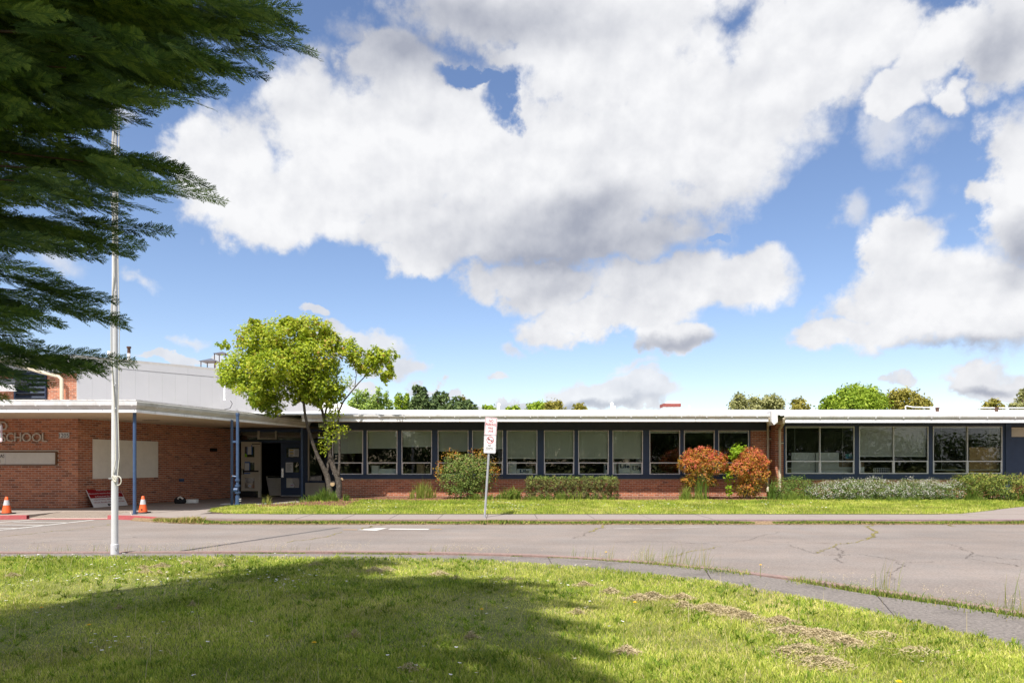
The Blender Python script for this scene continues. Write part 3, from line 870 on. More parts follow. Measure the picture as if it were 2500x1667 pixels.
def strip_z(x, y):
    return 0.010 + np.clip((edge_dist(strip_poly[1:13], x, y) - .12) / .7, 0, 1) * strip_rise(x, y) if np.ndim(x) else strip_rise(x, y)


def strip_rise(x, y):
    return 0.015 + 0.085 * np.clip((y - 18.3) / 4.0, 0, 1) + 0.03 * (vnoise(x, y, 0.9, 5) - 0.5)


xs, ys = np.meshgrid(np.linspace(-9, 18, 160), np.linspace(18.1, 25.45, 60))
cx, cy = (xs[:-1, :-1] + xs[1:, 1:]) / 2, (ys[:-1, :-1] + ys[1:, 1:]) / 2
ok = inside(strip_poly, cx.ravel(), cy.ravel()).reshape(cx.shape)
V = np.stack([xs, ys, strip_z(xs, ys)], -1).reshape(-1, 3)
bed = (cy > 22.6 + 0.5 * (vnoise(cx, cy, 0.7, 9) - .5)) & (cx < 9) | ((cx < -5.0) & (cy > 20.3 + (vnoise(cx, cy, 1.2, 2) - .5)) & (cx > -8.0))
Fs, Ms = [], []
for i in range(59):
    for j in range(159):
        if ok[i, j]:
            Fs.append((i * 160 + j, i * 160 + j + 1, (i + 1) * 160 + j + 1, (i + 1) * 160 + j)); Ms.append(1 if bed[i, j] else 0)
structure(MB().prism(strip_poly[::-1], -0.13, 0.006).build('strip_soil', M['soil']))
structure(add('grass_strip', arr_mesh('grass_strip', V, Fs, None, [M['turf'], M['bark']], Ms, True)))
structure(MB().prism([(11.3, 18.12), (12.0, 18.25), (15.6, 21.0), (17.6, 22.3), (17.6, 25.0), (40, 25.0), (40, 18.12)], -0.13, 0.008).build('side_path', M['concrete']))

# paint and cracks on the road


def stripe(pts, w, m_, name, z=RZ + 0.004, jag=0.0, parent=road):
    pts = resample(pts, max(2, int(len(pts) * (6 if jag else 1))))
    if jag:
        pts = pts + np.cumsum(RNG.normal(size=pts.shape), axis=0) * 0.0 + RNG.normal(size=pts.shape) * jag
    ww = np.full(len(pts), w)
    if jag: ww = w * (0.4 + 1.2 * RNG.random(len(pts)))
    mb = MB()
    for i in range(len(pts) - 1):
        d = pts[i + 1] - pts[i]; n = np.array([-d[1], d[0]]) / max(np.linalg.norm(d), 1e-6)
        a, b = n * ww[i] / 2, n * ww[i + 1] / 2
        mb.face([(*(pts[i] - a), z), (*(pts[i + 1] - b), z), (*(pts[i + 1] + b), z), (*(pts[i] + a), z)])
    return mb.build(name, m_, parent)


def gp(lst): return [G(u, v, RZ) for u, v in lst]


stripe(gp([(-300, 1290), (0, 1277), (86, 1268.3)]), 0.1, M['line'], 'painted_line')
stripe(gp([(-300, 1320), (0, 1294.6), (229, 1269)]), 0.1, M['line'], 'painted_line', RZ + .005)
for a, b in (((34, 1274.5), (165, 1276.2)), ((-60, 1281), (108, 1282.6)), ((-120, 1288.5), (50, 1290))):
    stripe(gp([a, b]), 0.09, M['line'], 'painted_line', RZ + .008)
MB().face([tuple(G(u, v, RZ + .004)) for u, v in ((872, 1292.5), (918, 1294.8), (946, 1288.2), (918, 1288.6))]).build('painted_arrow', M['line'], road)
stripe(gp([(950, 1291), (1047, 1291.8)]), 0.2, M['line'], 'painted_line')
stripe(gp([(838, 1292.6), (872, 1292.8)]), 0.1, M['orange_line'], 'painted_line')
stripe(gp([(1050, 1291.6), (1078, 1291.6)]), 0.1, M['orange_line'], 'painted_line')
stripe(gp([(1480, 1290.5), (1640, 1289), (1730, 1286)]), 0.08, M['faint_line'], 'worn_line', jag=0.02)
stripe(gp([(65, 1326), (110, 1322), (180, 1317), (280, 1314), (340, 1310)]), 0.035, M['faint_line'], 'worn_line', jag=0.02)
for line, w, key in [
        ([(0, 1310), (60, 1304), (150, 1295), (220, 1287), (280, 1278)], 0.03, 'crack_moss'),
        ([(700, 1324), (760, 1316), (836, 1299)], 0.035, 'crack_moss'), ([(883, 1292), (920, 1283), (968, 1275)], 0.06, 'crack_moss'),
        ([(1440, 1298), (1470, 1288), (1510, 1272)], 0.07, 'crack_moss'), ([(1400, 1314), (1430, 1303), (1440, 1298)], 0.02, 'crack'),
        ([(1490, 1323), (1640, 1322), (1720, 1327), (1830, 1318), (1900, 1297)], 0.022, 'crack'), ([(1830, 1320), (1960, 1324), (2030, 1326)], 0.018, 'crack'),
        ([(1620, 1362), (1690, 1345), (1760, 1333)], 0.03, 'crack_moss'),
        ([(2148, 1272), (2128, 1280), (2120, 1288), (2140, 1300), (2118, 1316)], 0.09, 'crack_moss'), ([(2118, 1316), (2070, 1325), (2040, 1331), (1990, 1350)], 0.03, 'crack_moss'),
        ([(2010, 1353), (2060, 1356), (2085, 1353), (2170, 1363), (2205, 1378), (2170, 1398), (2185, 1416)], 0.018, 'crack'),
        ([(2040, 1334), (2060, 1345), (2050, 1356), (2040, 1365), (2056, 1374)], 0.02, 'crack'), ([(2205, 1374), (2280, 1370)], 0.015, 'crack'),
        ([(2288, 1274), (2310, 1280), (2336, 1285)], 0.06, 'crack_moss'), ([(2315, 1327), (2372, 1346), (2358, 1363), (2430, 1373), (2500, 1382)], 0.02, 'crack'),
        ([(2370, 1352), (2460, 1364), (2500, 1366)], 0.014, 'crack'), ([(1990, 1350), (1960, 1340), (1930, 1330)], 0.014, 'crack')]:
    dense = []
    for a, b in zip(line[:-1], line[1:]):
        for q in range(5): dense.append((a[0] + (b[0] - a[0]) * q / 5 + random.uniform(-9, 9) * (1 if q else 0), a[1] + (b[1] - a[1]) * q / 5 + random.uniform(-1.3, 1.3) * (1 if q else 0)))
    dense.append(line[-1])
    stripe(gp(dense), w * (.34 if key == 'crack' else .55), M[key], 'crack', jag=0.02)

# ------------------------------------------------------------------ entrance wing
E = thing('school_entrance_wing', (-13.2, 20.7, 0), 'brick entrance wing under a white edged flat canopy on blue posts', 'building')
CX0, CY0 = -13.16, 20.7
WANG = math.atan2(1.0, 0.326)
WLEN = 6.9
mb = MB()
mb.box(-30, CX0, CY0, CY0 + .25, 0, 2.72)
c, s = math.cos(WANG), math.sin(WANG)
mb.put([(CX0, CY0 + .001, 0), (CX0 + c * WLEN, CY0 + s * WLEN, 0), (CX0 + c * WLEN, CY0 + s * WLEN, 2.72), (CX0, CY0 + .001, 2.72)], [(0, 1, 2, 3)])
wall = mb.build('wall', M['mortar'], E)
W0 = -17.5
mq = (X(-60, CY0) - W0, X(140.5, CY0) - W0, Z(1135.5, CY0), Z(1101.5, CY0))
brick_wall(wall, (W0, CY0), 0, CX0 - W0, 0.0, 2.70, [mq], 300, rank=lambda b: (0 if b[0] > 1.4 else 1, -b[1] if b[1] < 1.0 else b[1]))
wallb = MB().box(CX0 + 2.0, CX0 + 2.01, CY0 + 6.4, CY0 + 6.41, 0.1, .2).build('wall_pier', M['navy'], E)
brick_wall(wall, (CX0, CY0), WANG, WLEN, 0.0, 2.70, [], 0)
# canopy
edge_path = [(-30, 18.0), (-9.92, 18.0), (-7.75, 25.95)]
MB().sweep(edge_path, [(0.0, 2.69), (0.055, 2.69), (0.055, 2.763), (0.0, 2.763)]).build('fascia', M['white_trim'], E)
MB().sweep(edge_path, [(0.0, 2.765), (0.03, 2.765), (0.125, 2.875), (0.13, 2.965), (0.10, 2.975), (0.09, 2.96), (0.0, 2.955)], 0, [0, 1]).build('gutter', [M['gutter'], M['old_gutter']], E)
d2 = (Vector((-7.75, 25.95)) - Vector((-9.92, 18.0))).normalized()
roofp = [(-30, 18.02), (-9.92, 18.02), (-7.77, 25.95), (-7.5, 27.6), (-30, 27.6)]
MB().prism(roofp, 2.955, 3.01).build('roof', M['roof'], E)
MB().sweep(edge_path, [(0.02, 3.0), (0.02, 3.03), (-0.5, 3.035)]).build('roof_edge', M['roof_dirt'], E)
MB().prism([(-30, 18.03), (-9.95, 18.03), (-7.8, 25.9), (-7.4, 28), (-30, 28)], 2.72, 2.76).build('soffit', M['soffit'], E)
MB().box(-11.7, -11.2, 21.6, 21.75, 2.712, 2.719).build('soffit_vent', M['rust'], E)
mb = MB()
for i in range(12):
    xq = -9.95 - 0.84 * i
    mb.box(xq - .012, xq + .012, 17.865, 17.9, 2.85, 2.872)
for i in range(9):
    q = Vector((-9.92, 18.0)) + d2 * (0.6 + i * 0.85) + Vector((d2.y, -d2.x)) * 0.115
    mb.box(q.x - .012, q.x + .012, q.y - .012, q.y + .012, 2.845, 2.868)
mb.build('gutter_bracket', M['gutter'], E)
for (u, v, D, zt) in ((328.5, 0, 18.15, 2.72), (566, 0, 21.6, 2.72), (737, 0, 25.9, 2.72)):
    pst = MB().tube([(X(u, D), D, -0.1 if D < 19 else 0), (X(u, D), D, zt)], 0.043, 16).build('post', M['post_blue'], E, True)
    MB().tube([(X(u, D), D, 0), (X(u, D), D, 0.02)], 0.075, 16).build('base_plate', M['post_blue'], pst, True)
# entrance front (glazed screen, doors)
ED = 27.3
ex = lambda u: X(u, ED)
ez = lambda v: Z(v, ED)
MB().box(ex(572), ex(838), ED, ED + .08, ez(1081) , ez(1074)).build('door_header', M['navy'], E)
MB().box(ex(572), ex(838), ED - .02, ED + .08, 2.60, 2.72).build('top_beam', M['navy'], E)
MB().box(ex(572), ex(584), ED, ED + .1, 0, 2.6).build('screen_post', M['navy_dark'], E)
MB().box(ex(736), ex(752), ED - .02, ED + .1, 0, 2.6).build('screen_post', M['navy'], E)
MB().box(ex(793), ex(838), ED - .02, ED + .1, 0, 2.6).build('screen_post', M['navy_dark'], E)
MB().box(ex(584), ex(736), ED + .03, ED + .04, ez(1074), 2.6).build('transom', M['glass'], E)
tf = MB()
for (a, b, c_, d_) in ((629, 635, 1052, 1072), (635, 672, 1069, 1072), (672, 676, 1052, 1072)): tf.box(ex(a), ex(b), ED - .03, ED - .005, ez(d_), ez(c_))
tf.build('transom_frame', M['cream'], E)
MB().box(ex(752), ex(793), ED + .03, ED + .04, ez(1175), 2.6).build('side_window', M['glass'], E)
MB().box(ex(752), ex(755.5), ED - .03, ED + .06, ez(1176), 2.6).build('window_mullion', M['cream'], E)
MB().box(ex(746), ex(794), ED - .05, ED - .022, ez(1210), ez(1178)).build('kick_panel', M['cream'], E, bevel=.008)
MB().box(ex(746), ex(794), ED - .03, ED + .03, ez(1177.5), ez(1173)).build('window_sill', M['navy'], E)
# closed blue door
door = MB()
dx0, dx1, dz0, dz1 = ex(685.5), ex(735.5), ez(1209), ez(1081.5)
wins = [(ex(698.5), ex(730), ez(1116), ez(1092.5)), (ex(697.5), ex(730), ez(1152.5), ez(1128)), (ex(698), ex(730), ez(1190), ez(1166.5))]


def holed(mb, x0, x1, z0, z1, hs, y0, y1):
    """Leaf with openings stacked one over another, built as rails and stiles."""
    hs = sorted(hs, key=lambda h: h[2])
    a = min(h[0] for h in hs); b = max(h[1] for h in hs)
    mb.box(x0, a, y0, y1, z0, z1); mb.box(b, x1, y0, y1, z0, z1)
    zz = z0
    for h in hs:
        mb.box(a, b, y0, y1, zz, h[2]); zz = h[3]
    mb.box(a, b, y0, y1, zz, z1)


holed(door, dx0, dx1, dz0, dz1, [(wins[0][0], wins[0][1], w[2], w[3]) for w in wins], ED, ED + .045)
bd = door.build('door', M['navy'], E)
bd['label'] = 'closed navy door with three small panes'
for w in wins: MB().box(wins[0][0], wins[0][1], ED + .02, ED + .026, w[2], w[3]).build('pane', M['glass'], bd)
MB().box(ex(687.5), ex(692.5), ED - .02, ED, ez(1165), ez(1143)).build('handle_plate', M['chrome'], bd)
MB().box(ex(685.5), ex(735), ED - .012, ED, ez(1210.6), ez(1209)).build('threshold', M['alu'], bd)
# open cream door leaf, swung out towards the left
OD = 27.05
ox = lambda u: X(u, OD)
oz = lambda v: Z(v, OD)
door = MB()
ow = [(ox(597.5), ox(621), oz(1115.5), oz(1090)), (ox(597.5), ox(621), oz(1150), oz(1128.5)), (ox(597), ox(621), oz(1191.5), oz(1166.5))]
holed(door, ox(588.5), ox(630), oz(1198), oz(1078), ow, OD, OD + .045)
cd = door.build('door', M['cream'], E)
cd['label'] = 'open cream door leaf with dark kick plate'
MB().box(ox(588.5), ox(630), OD + .001, OD + .044, 0.03, oz(1198.2)).build('kick_plate', M['black'], cd)
MB().box(ox(630.5), ox(636.5), OD - .03, OD + .1, 0.0, oz(1079)).build('hinge_jamb', M['cream'], E)
for w in ow: MB().box(ow[0][0], ow[0][1], OD + .02, OD + .026, w[2], w[3]).build('pane', M['glass'], cd)
MB().box(ox(596), ox(632), OD - .06, OD - .02, oz(1151.5), oz(1148)).box(ox(591), ox(595.5), OD - .07, OD, oz(1157), oz(1144)).build('panic_bar', M['black'], cd)
MB().tube([(ox(593), OD - .08, oz(1156)), (ox(593), OD - .08, oz(1145))], .014, 8).build('lever', M['chrome'], cd, True)
MB().box(ox(616), ox(636), OD - .05, OD - .025, oz(1084.6), oz(1083)).build('closer_arm', M['black'], cd)
# room behind the screen
rm = MB()
rm.put([(-13, ED + .1, 0.004), (-4, ED + .1, 0.004), (-4, 36, 0.004), (-13, 36, 0.004)], [(0, 1, 2, 3)])
rm.put([(-13, 36, 0), (-4, 36, 0), (-4, 36, 2.7), (-13, 36, 2.7)], [(0, 1, 2, 3)])
rm.put([(-11.2, ED + .1, 0), (-11.2, 36, 0), (-11.2, 36, 2.7), (-11.2, ED + .1, 2.7)], [(0, 1, 2, 3)])
rm.put([(-4, 26, 0), (-4, 36, 0), (-4, 36, 2.7), (-4, 26, 2.7)], [(0, 3, 2, 1)])
rm.put([(-13, 26, 2.709), (-4, 26, 2.709), (-4, 36, 2.709), (-13, 36, 2.709)], [(0, 3, 2, 1)])
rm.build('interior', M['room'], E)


def flat_thing(name, u0, u1, v0, v1, D, m_, label, cat, th=0.006, group=None):
    o = MB().box(X(u0, D), X(u1, D), D - th, D, Z(v1, D), Z(v0, D)).build(name, m_)
    return tag(o, label, cat, group)


n1 = flat_thing('notice', 704.8, 729.5, 1096, 1114, ED - .008, M['paper'], 'white and yellow two column notice on the navy door top pane', 'notice')
for (a, b, c_, d_) in ((707, 717, 1097.5, 1100), (707, 717, 1105.5, 1108)): MB().box(ex(a), ex(b), ED - .018, ED - .0145, ez(d_), ez(c_)).build('printed_band', M['yellow'], n1)
for i in range(6): MB().box(ex(720), ex(728), ED - .018, ED - .0145, ez(1099 + i * 2.3), ez(1098.3 + i * 2.3)).build('printed_text', M['ink'], n1)
for i, vv in enumerate((1102, 1103.8, 1110, 1111.8)): MB().box(ex(707.5), ex(715), ED - .018, ED - .0145, ez(vv + .7), ez(vv)).build('printed_text', M['ink'], n1)
n2 = flat_thing('notice', 697.4, 715.6, 1128.3, 1152.6, ED - .008, M['paper'], 'white typed sheet taped to the navy door middle pane', 'notice')
for i in range(8): MB().box(ex(700), ex(712 - (i * 7 % 4)), ED - .018, ED - .0145, ez(1133 + i * 2.2), ez(1132.4 + i * 2.2)).build('printed_text', M['ink'], n2)
st = MB().tube([(ex(713), ED - .012, ez(1184.6)), (ex(713), ED - .004, ez(1184.6))], .085, 20).build('round_sticker', M['paper'])
tag(st, 'small round white sticker on the navy door bottom pane', 'sticker')
MB().box(ex(709.5), ex(716.5), ED - .018, ED - .0145, ez(1185.2), ez(1183.8)).build('printed_bar', M['sign_red'], st)
n3 = flat_thing('notice', 604.5, 614, 1090, 1109, OD - .004, M['paper'], 'white sheet in blue tape on the open cream door top pane', 'notice')
for (a, b, c_, d_) in ((602.5, 604.5, 1090, 1110), (614, 616, 1086, 1110)): MB().box(ox(a), ox(b), OD - .012, OD - .004, oz(d_), oz(c_)).build('tape', M['tape'], n3)
g3 = flat_thing('notice', 597.6, 603, 1107, 1115.3, OD - .001, M['green_paper'], 'lime green flyer in the lower corner of the cream door top pane', 'notice', .004)
n4 = flat_thing('notice', 597.8, 608.5, 1130, 1149, OD - .004, M['paper'], 'pale sheet in blue tape on the open cream door middle pane', 'notice')
for (a, b, c_, d_) in ((608.5, 610.5, 1128, 1149), (597.5, 610.5, 1127, 1130), (596, 611, 1153.5, 1156)): MB().box(ox(a), ox(b), OD - .012, OD - .004, oz(d_), oz(c_)).build('tape', M['tape'], n4)
cbx = MB().box(ox(597.5), ox(620.5), OD + .06, OD + .3, oz(1191), oz(1178)).build('cardboard_box', M['cardboard'])
tag(cbx, 'brown cardboard box seen through the cream door bottom pane', 'box')
bs = MB().tube([(ox(608), OD + .052, oz(1186)), (ox(608), OD + .06, oz(1186))], .055, 14).build('label_dot', M['tape'], cbx)
# leaning table in the doorway
t1 = MB().obox((ex(664), ED + 1.0, .42), (.52, 0.02, 0), (-.02, .02, 0.0), (-.09, 0.05, .40)).build('folded_table', M['panel_board'])
tag(t1, 'folded grey table leaning inside the open doorway', 'table')
MB().obox((ex(664) - .01, ED + .97, .78), (.50, 0, 0), (0, .012, 0), (0, 0, .03)).build('edge_rail', M['black'], t1)

# things on and by the entrance walls
along = lambda t, off=0.0: Vector((CX0 + c * t + s * off, CY0 + s * t - c * off, 0))


def t_at(u): return (X(1, 1) * 0 + ((u - HU) / F * CY0 - CX0)) / (c - s * (u - HU) / F)


def panel_on_wall(name, u0, u1, z0, z1, m_, th=.03):
    ta, tb = t_at(u0), t_at(u1)
    ctr = along((ta + tb) / 2, 0.012 + th / 2); ctr.z = (z0 + z1) / 2
    return MB().obox(ctr, (c * (tb - ta) / 2, s * (tb - ta) / 2, 0), (s * th / 2, -c * th / 2, 0), (0, 0, (z1 - z0) / 2)).build(name, m_)


yb = along(t_at(224.7)).y
pb = panel_on_wall('wall_panel', 224.7, 383.4, Z(1169, yb), Z(1071.4, yb), M['panel_board'])
tag(pb, 'large blank off white board fixed to the shaded brick wall', 'board')
wl = panel_on_wall('wall_lamp', 511.5, 522.5, 1.80, 1.92, M['black'], .14)
tag(wl, 'small black wall lamp on the shaded brick wall', 'lamp')
ob = panel_on_wall('outlet_box', 436, 445, .70, .80, M['post_blue'], .07)
tag(ob, 'small blue outlet box low on the shaded brick wall', 'outlet box')
# address, letters, letter board
FW = CY0 - 0.007
wl_ = thing('wall_lettering', (X(60, FW), FW, Z(1067, FW)), 'raised grey capital letters spelling SCHOOL on the brick front', 'lettering')
for ch, u0, u1 in (('S', 5.5, 16), ('C', 17.5, 35.5), ('H', 37.5, 53.5), ('O', 55.5, 78), ('O', 80, 102.5), ('L', 104.5, 118)):
    text('letter', ch, (u1 - u0) / (F / FW), 21.8 / (F / FW), T(X((u0 + u1) / 2, FW), FW - .03, Z(1067.3, FW)), M['letter'], wl_, bold=0.004, depth=.02)
text('letter', 'D', 17 / (F / FW), 21 / (F / FW), T(X(11, FW), FW - .03, Z(1039.5, FW)), M['letter'], wl_, bold=0.004, depth=.02)
np_ = MB().box(X(144.3, FW), X(169, FW), FW - .012, FW, Z(1069, FW), Z(1056, FW)).build('number_plate', M['paper'])
tag(np_, 'small white address plate reading 1205 on the brick front', 'number plate')
text('number', '1205', 23.5 / (F / FW), 9.2 / (F / FW), T(X(156.7, FW), FW - .016, Z(1062.6, FW)), M['ink'], np_, bold=.0)
lb = thing('letter_board', (X(60, FW), FW, Z(1118, FW)), 'white letter board in a brown frame on the brick front', 'sign')
fm = MB()
fx0, fx1, fz0, fz1 = X(-60, CY0), X(140.5, CY0), Z(1135.5, CY0), Z(1101.5, CY0)
fm.box(fx0, fx1, CY0 - .05, CY0 + .02, fz1 - .035, fz1); fm.box(fx0, fx1, CY0 - .05, CY0 + .02, fz0, fz0 + .03); fm.box(fx1 - .045, fx1, CY0 - .05, CY0 + .02, fz0 + .03, fz1 - .035)
fm.build('frame', M['brown_frame'], lb)
MB().box(fx0, fx1 - .045, CY0 - .02, CY0 - .004, fz0 + .03, fz1 - .035).build('face', M['marquee'], lb)
MB().box(X(12.5, CY0), X(15, CY0), CY0 - .032, CY0 - .022, fz0 + .03, fz1 - .035).build('track', M['gutter'], lb)
MB().box(fx0, fx1 - .045, CY0 - .032, CY0 - .022, fz0 + .03, fz0 + .045).build('track', M['alu'], lb)
text('letters', 'DAS', 19 / (F / FW), 8.6 / (F / FW), T(X(3.5, FW), CY0 - .024, Z(1112.8, FW)), M['ink'], lb, bold=.01)
text('letters', 'I', 2.0 / (F / FW), 7 / (F / FW), T(X(0, FW), CY0 - .024, Z(1125, FW)), M['ink'], lb, bold=.01)
# leaning safety sign
A, B = G(229.6, 1238.9), G(312, 1232.8)
tw = Vector((P(208.7, 1194.5, 20.95).x, 20.95, Z(1194.5, 20.95)))
upv = (tw - A)
ctr = (A + B) / 2 + upv / 2
half = (B - A) / 2
nrm = half.cross(upv).normalized()
if nrm.y > 0: nrm = -nrm
ppe = thing('safety_sign', tuple((A + B) / 2), 'red and white protective equipment sign leaning on the shaded brick wall', 'sign')
MB().obox(ctr, half, nrm * .006, upv / 2).build('board', M['sign_white'], ppe)
hu, uu = half.normalized(), upv.normalized()
hl, ul = half.length, upv.length / 2
MB().obox(ctr + upv * 0.245 + nrm * .0095, hu * (hl - .02), nrm * .0012, uu * (ul * .49)).build('red_band', M['ppe_red'], ppe)


def on_sign(o_, a, b, k=.013):
    p = ctr + hu * (a * hl) + uu * (b * ul) + nrm * k
    return Matrix(((hu.x, -nrm.x, uu.x, p.x), (hu.y, -nrm.y, uu.y, p.y), (hu.z, -nrm.z, uu.z, p.z), (0, 0, 0, 1)))


for body, a, b, w, h, mm in (('The Following', 0, .80, .95, .17, 'paper'), ('Personal Protective Equipment (PPE)', 0, .47, 1.9, .17, 'paper'), ('Is Required On This Site', 0, .14, 1.35, .17, 'paper'),
                             ('Hard Hats, Safety Glasses', 0, -.2, 1.65, .16, 'ppe_red'), ('Work Boots, Hi-Vis Shirt/Vest', 0, -.5, 1.8, .16, 'ppe_red')):
    text('lettering', body, w * hl, h * ul, on_sign(0, a, b), M[mm], ppe, bold=.015)
MB().obox(ctr + hu * (-.12 * hl) + uu * (-.8 * ul) + nrm * .012, hu * .035, nrm * .001, uu * .035).build('emblem', M['ink'], ppe)
MB().obox(ctr + hu * (.14 * hl) + uu * (-.8 * ul) + nrm * .012, hu * .12, nrm * .001, uu * .02).build('emblem_bar', M['ink'], ppe)
# bag and white box by the wall
bg = MB().tube_rings([[Vector((X(436, 22.9) + rx * math.cos(q) , 23.0 + ry * math.sin(q), z)) for q in np.linspace(0, 2 * math.pi, 15)[:-1]] for rx, ry, z in ((.16, .1, 0), (.2, .13, .05), (.19, .12, .15), (.12, .09, .22), (.03, .03, .24))]).build('bag', M['bag'], None, True)
tag(bg, 'dark slumped bag against the foot of the shaded brick wall', 'bag')
MB().tube([(X(431, 22.8), 22.88, .17), (X(437, 22.8), 22.86, .23), (X(444, 22.8), 22.88, .16)], .03, 8).build('flap', M['panel_board'], bg, True)
wb = MB().obox((X(465, 23.2), 23.25, .065), (.2, .03, 0), (-.01, .1, 0), (0, 0, .06)).build('low_box', M['white_board'])
tag(wb, 'low white box lying beside the dark bag', 'box')
fs = MB()
fs.obox((X(600, 22.6), 22.6, .012), (.75, .05, 0), (-.05, .3, 0), (0, 0, .006))
o = fs.build('fallen_sign', M['sign_white']); tag(o, 'white sign with a red band lying flat on the entrance floor', 'sign')
MB().obox((X(606, 22.6), 22.58, .0205), (.5, .03, 0), (-.012, .08, 0), (0, 0, .001)).build('red_band', M['ppe_red'], o)


def cone_mesh(name, u, v, label, spot):
    base = G(u, v)
    t = thing(name, tuple(base), label, 'traffic cone', 'orange traffic cones by the entrance')
    x, y = base.x, base.y
    MB().box(x - .15, x + .15, y - .15, y + .15, 0.004, .03).build('base', M['rubber'], t, bevel=.008)
    prof = lambda z: .115 + (.032 - .115) * (z - .03) / .43
    def cut(z0, z1): return [(prof(z0), z0), (prof(z1), z1)]
    MB().lathe(cut(.03, .235), (x, y, 0)).build('body', M['cone'], t, True)
    MB().lathe([(prof(.235) + .003, .235), (prof(.37) + .003, .37)], (x, y, 0)).build('reflective_band', M['cone_band'], t, True)
    MB().lathe(cut(.37, .455) + [(.028, .46)], (x, y, 0)).build('tip', M['cone'], t, True)
    if spot: MB().box(x - .005, x + .035, y - .108, y - .08, .075, .115).build('sticker', M['black'], t)
    return t


cone_mesh('traffic_cone', 16, 1254, 'orange traffic cone beside the kerb ramp, before the brick front with the letters', False)
cone_mesh('traffic_cone', 349, 1251.5, 'orange traffic cone with a black square sticker beside the front blue post', True)

# standpipe with valve
D = 21.35
xx = X(580, D)
sp_ = thing('standpipe', (xx, D, 0), 'blue sprinkler standpipe with a valve outside the canopy edge', 'pipe')
MB().tube([(xx, D, 0), (xx, D, 2.93)], .048, 14).build('riser', M['post_blue'], sp_, True)
for z0, z1, r in ((.0, .1, .085), (.1, .34, .068), (.42, .47, .09), (.62, .68, .082), (.8, .86, .075), (2.85, 2.93, .06)):
    MB().tube([(xx, D, z0), (xx, D, z1)], r, 14).build('flange', M['post_blue'], sp_, True)
MB().tube([(xx - .09, D - .04, .52), (xx + .03, D - .04, .52)], .075, 14).build('valve', M['post_blue'], sp_, True)
MB().tube([(xx, D, .93), (xx - .17, D, .95)], .03, 10).build('inlet', M['post_blue'], sp_, True)
MB().tube([(xx - .17, D, .95), (xx - .185, D, .952)], .036, 10).build('cap', M['copper'], sp_, True)
MB().box(xx - .15, xx, D - .02, D + .02, 2.0, 2.06).build('clamp', M['post_blue'], sp_)
for z in (.18, .24): MB().tube([(xx + .06, D - .03, z), (xx + .13, D - .05, z)], .009, 6).build('bolt', M['gutter'], sp_, True)

# ------------------------------------------------------------------ gym block behind
GY = thing('gym_hall', (-15.3, 24, 0), 'tall white panelled hall with a brick end rising behind the canopy', 'building')
ax, ay = -15.3, 24.0
sq = math.sqrt(.5)
MB().prism([(-30, 24.0), (ax, 24.0), (ax + 6.6, 30.6), (ax + 2, 42), (-30, 42)], 2.5, 5.0).build('wall', M['mortar'], GY)
gw = bpy.data.objects['wall.001'] if 'wall.001' in bpy.data.objects else None
lv = (X(38, 24), X(115, 24), Z(977, 24), Z(912, 24))
brick_wall(gw, (-18.6, 24.0), 0, ax + 18.6 - .01, 3.03, 4.53, [(lv[0] + 18.6, lv[1] + 18.6, lv[2], lv[3])], 300, rank=lambda b: -b[0])
n = 20
pw = 6.6 * math.sqrt(2) / n
for i in range(n):
    a = i * pw + .0012; b = (i + 1) * pw - .0012
    m_ = (a + b) / 2
    q = (ax + sq * m_ + .015 * sq, ay + sq * m_ - .015 * sq)
    for z0, z1 in ((2.7, 4.80), ):
        MB().obox((q[0], q[1], (z0 + z1) / 2), (sq * (b - a) / 2, sq * (b - a) / 2, 0), (.015 * sq, -.015 * sq, 0), (0, 0, (z1 - z0) / 2)).build('panel', M['siding'], GY)
for i in range(5):
    L5 = 6.6 * math.sqrt(2) / 5
    m_ = (i + .5) * L5
    q = (ax + sq * m_ + .02 * sq, ay + sq * m_ - .02 * sq)
    MB().obox((q[0], q[1], 4.935), (sq * (L5 / 2 - .002), sq * (L5 / 2 - .002), 0), (.02 * sq, -.02 * sq, 0), (0, 0, .125)).build('parapet_panel', M['siding'], GY)
m_ = 3.3 * math.sqrt(2)
MB().obox((ax + sq * m_ - .05, ay + sq * m_ + .05, 5.11), (sq * m_, sq * m_, 0), (.11 * sq, -.11 * sq, 0), (0, 0, .05)).build('parapet_cap', M['siding_cap'], GY)
MB().prism([(-30, 23.75), (ax + .02, 23.93), (ax + .02, 25), (-30, 25)], 4.54, 5.15).build('roof_fascia', M['siding'], GY)
MB().box(-30, ax, 23.8, 24.0, 4.515, 4.54).build('eave_trim', M['navy_dark'], GY)
MB().box(lv[0], lv[1], 23.97, 24.05, lv[2], lv[3]).build('louver_back', M['black'], GY)
lf = MB(); lf.box(lv[0], lv[0] + .05, 23.9, 23.99, lv[2], lv[3]); lf.box(lv[1] - .02, lv[1], 23.9, 23.99, lv[2], lv[3]); lf.box(lv[0], lv[1], 23.9, 23.99, lv[3] - .06, lv[3]); lf.build('louver_frame', M['navy'], GY)
for i in range(5):
    z = lv[2] + .06 + i * .17
    MB().put([(lv[0] + .05, 23.88, z), (lv[1] - .02, 23.88, z), (lv[1] - .02, 23.97, z + .12), (lv[0] + .05, 23.97, z + .12), (lv[0] + .05, 23.88, z + .03), (lv[1] - .02, 23.88, z + .03)], [(0, 1, 2, 3), (0, 4, 5, 1)]).build('slat', M['navy_dark'], GY)
MB().tube([P(-40, 872, 23.8), P(30, 888, 23.8), P(100, 908, 23.8), P(142, 918, 23.8), P(150, 925, 23.8), P(150.5, 976, 23.8)], .06, 12).build('downpipe', M['pipe_cream'], GY, True)
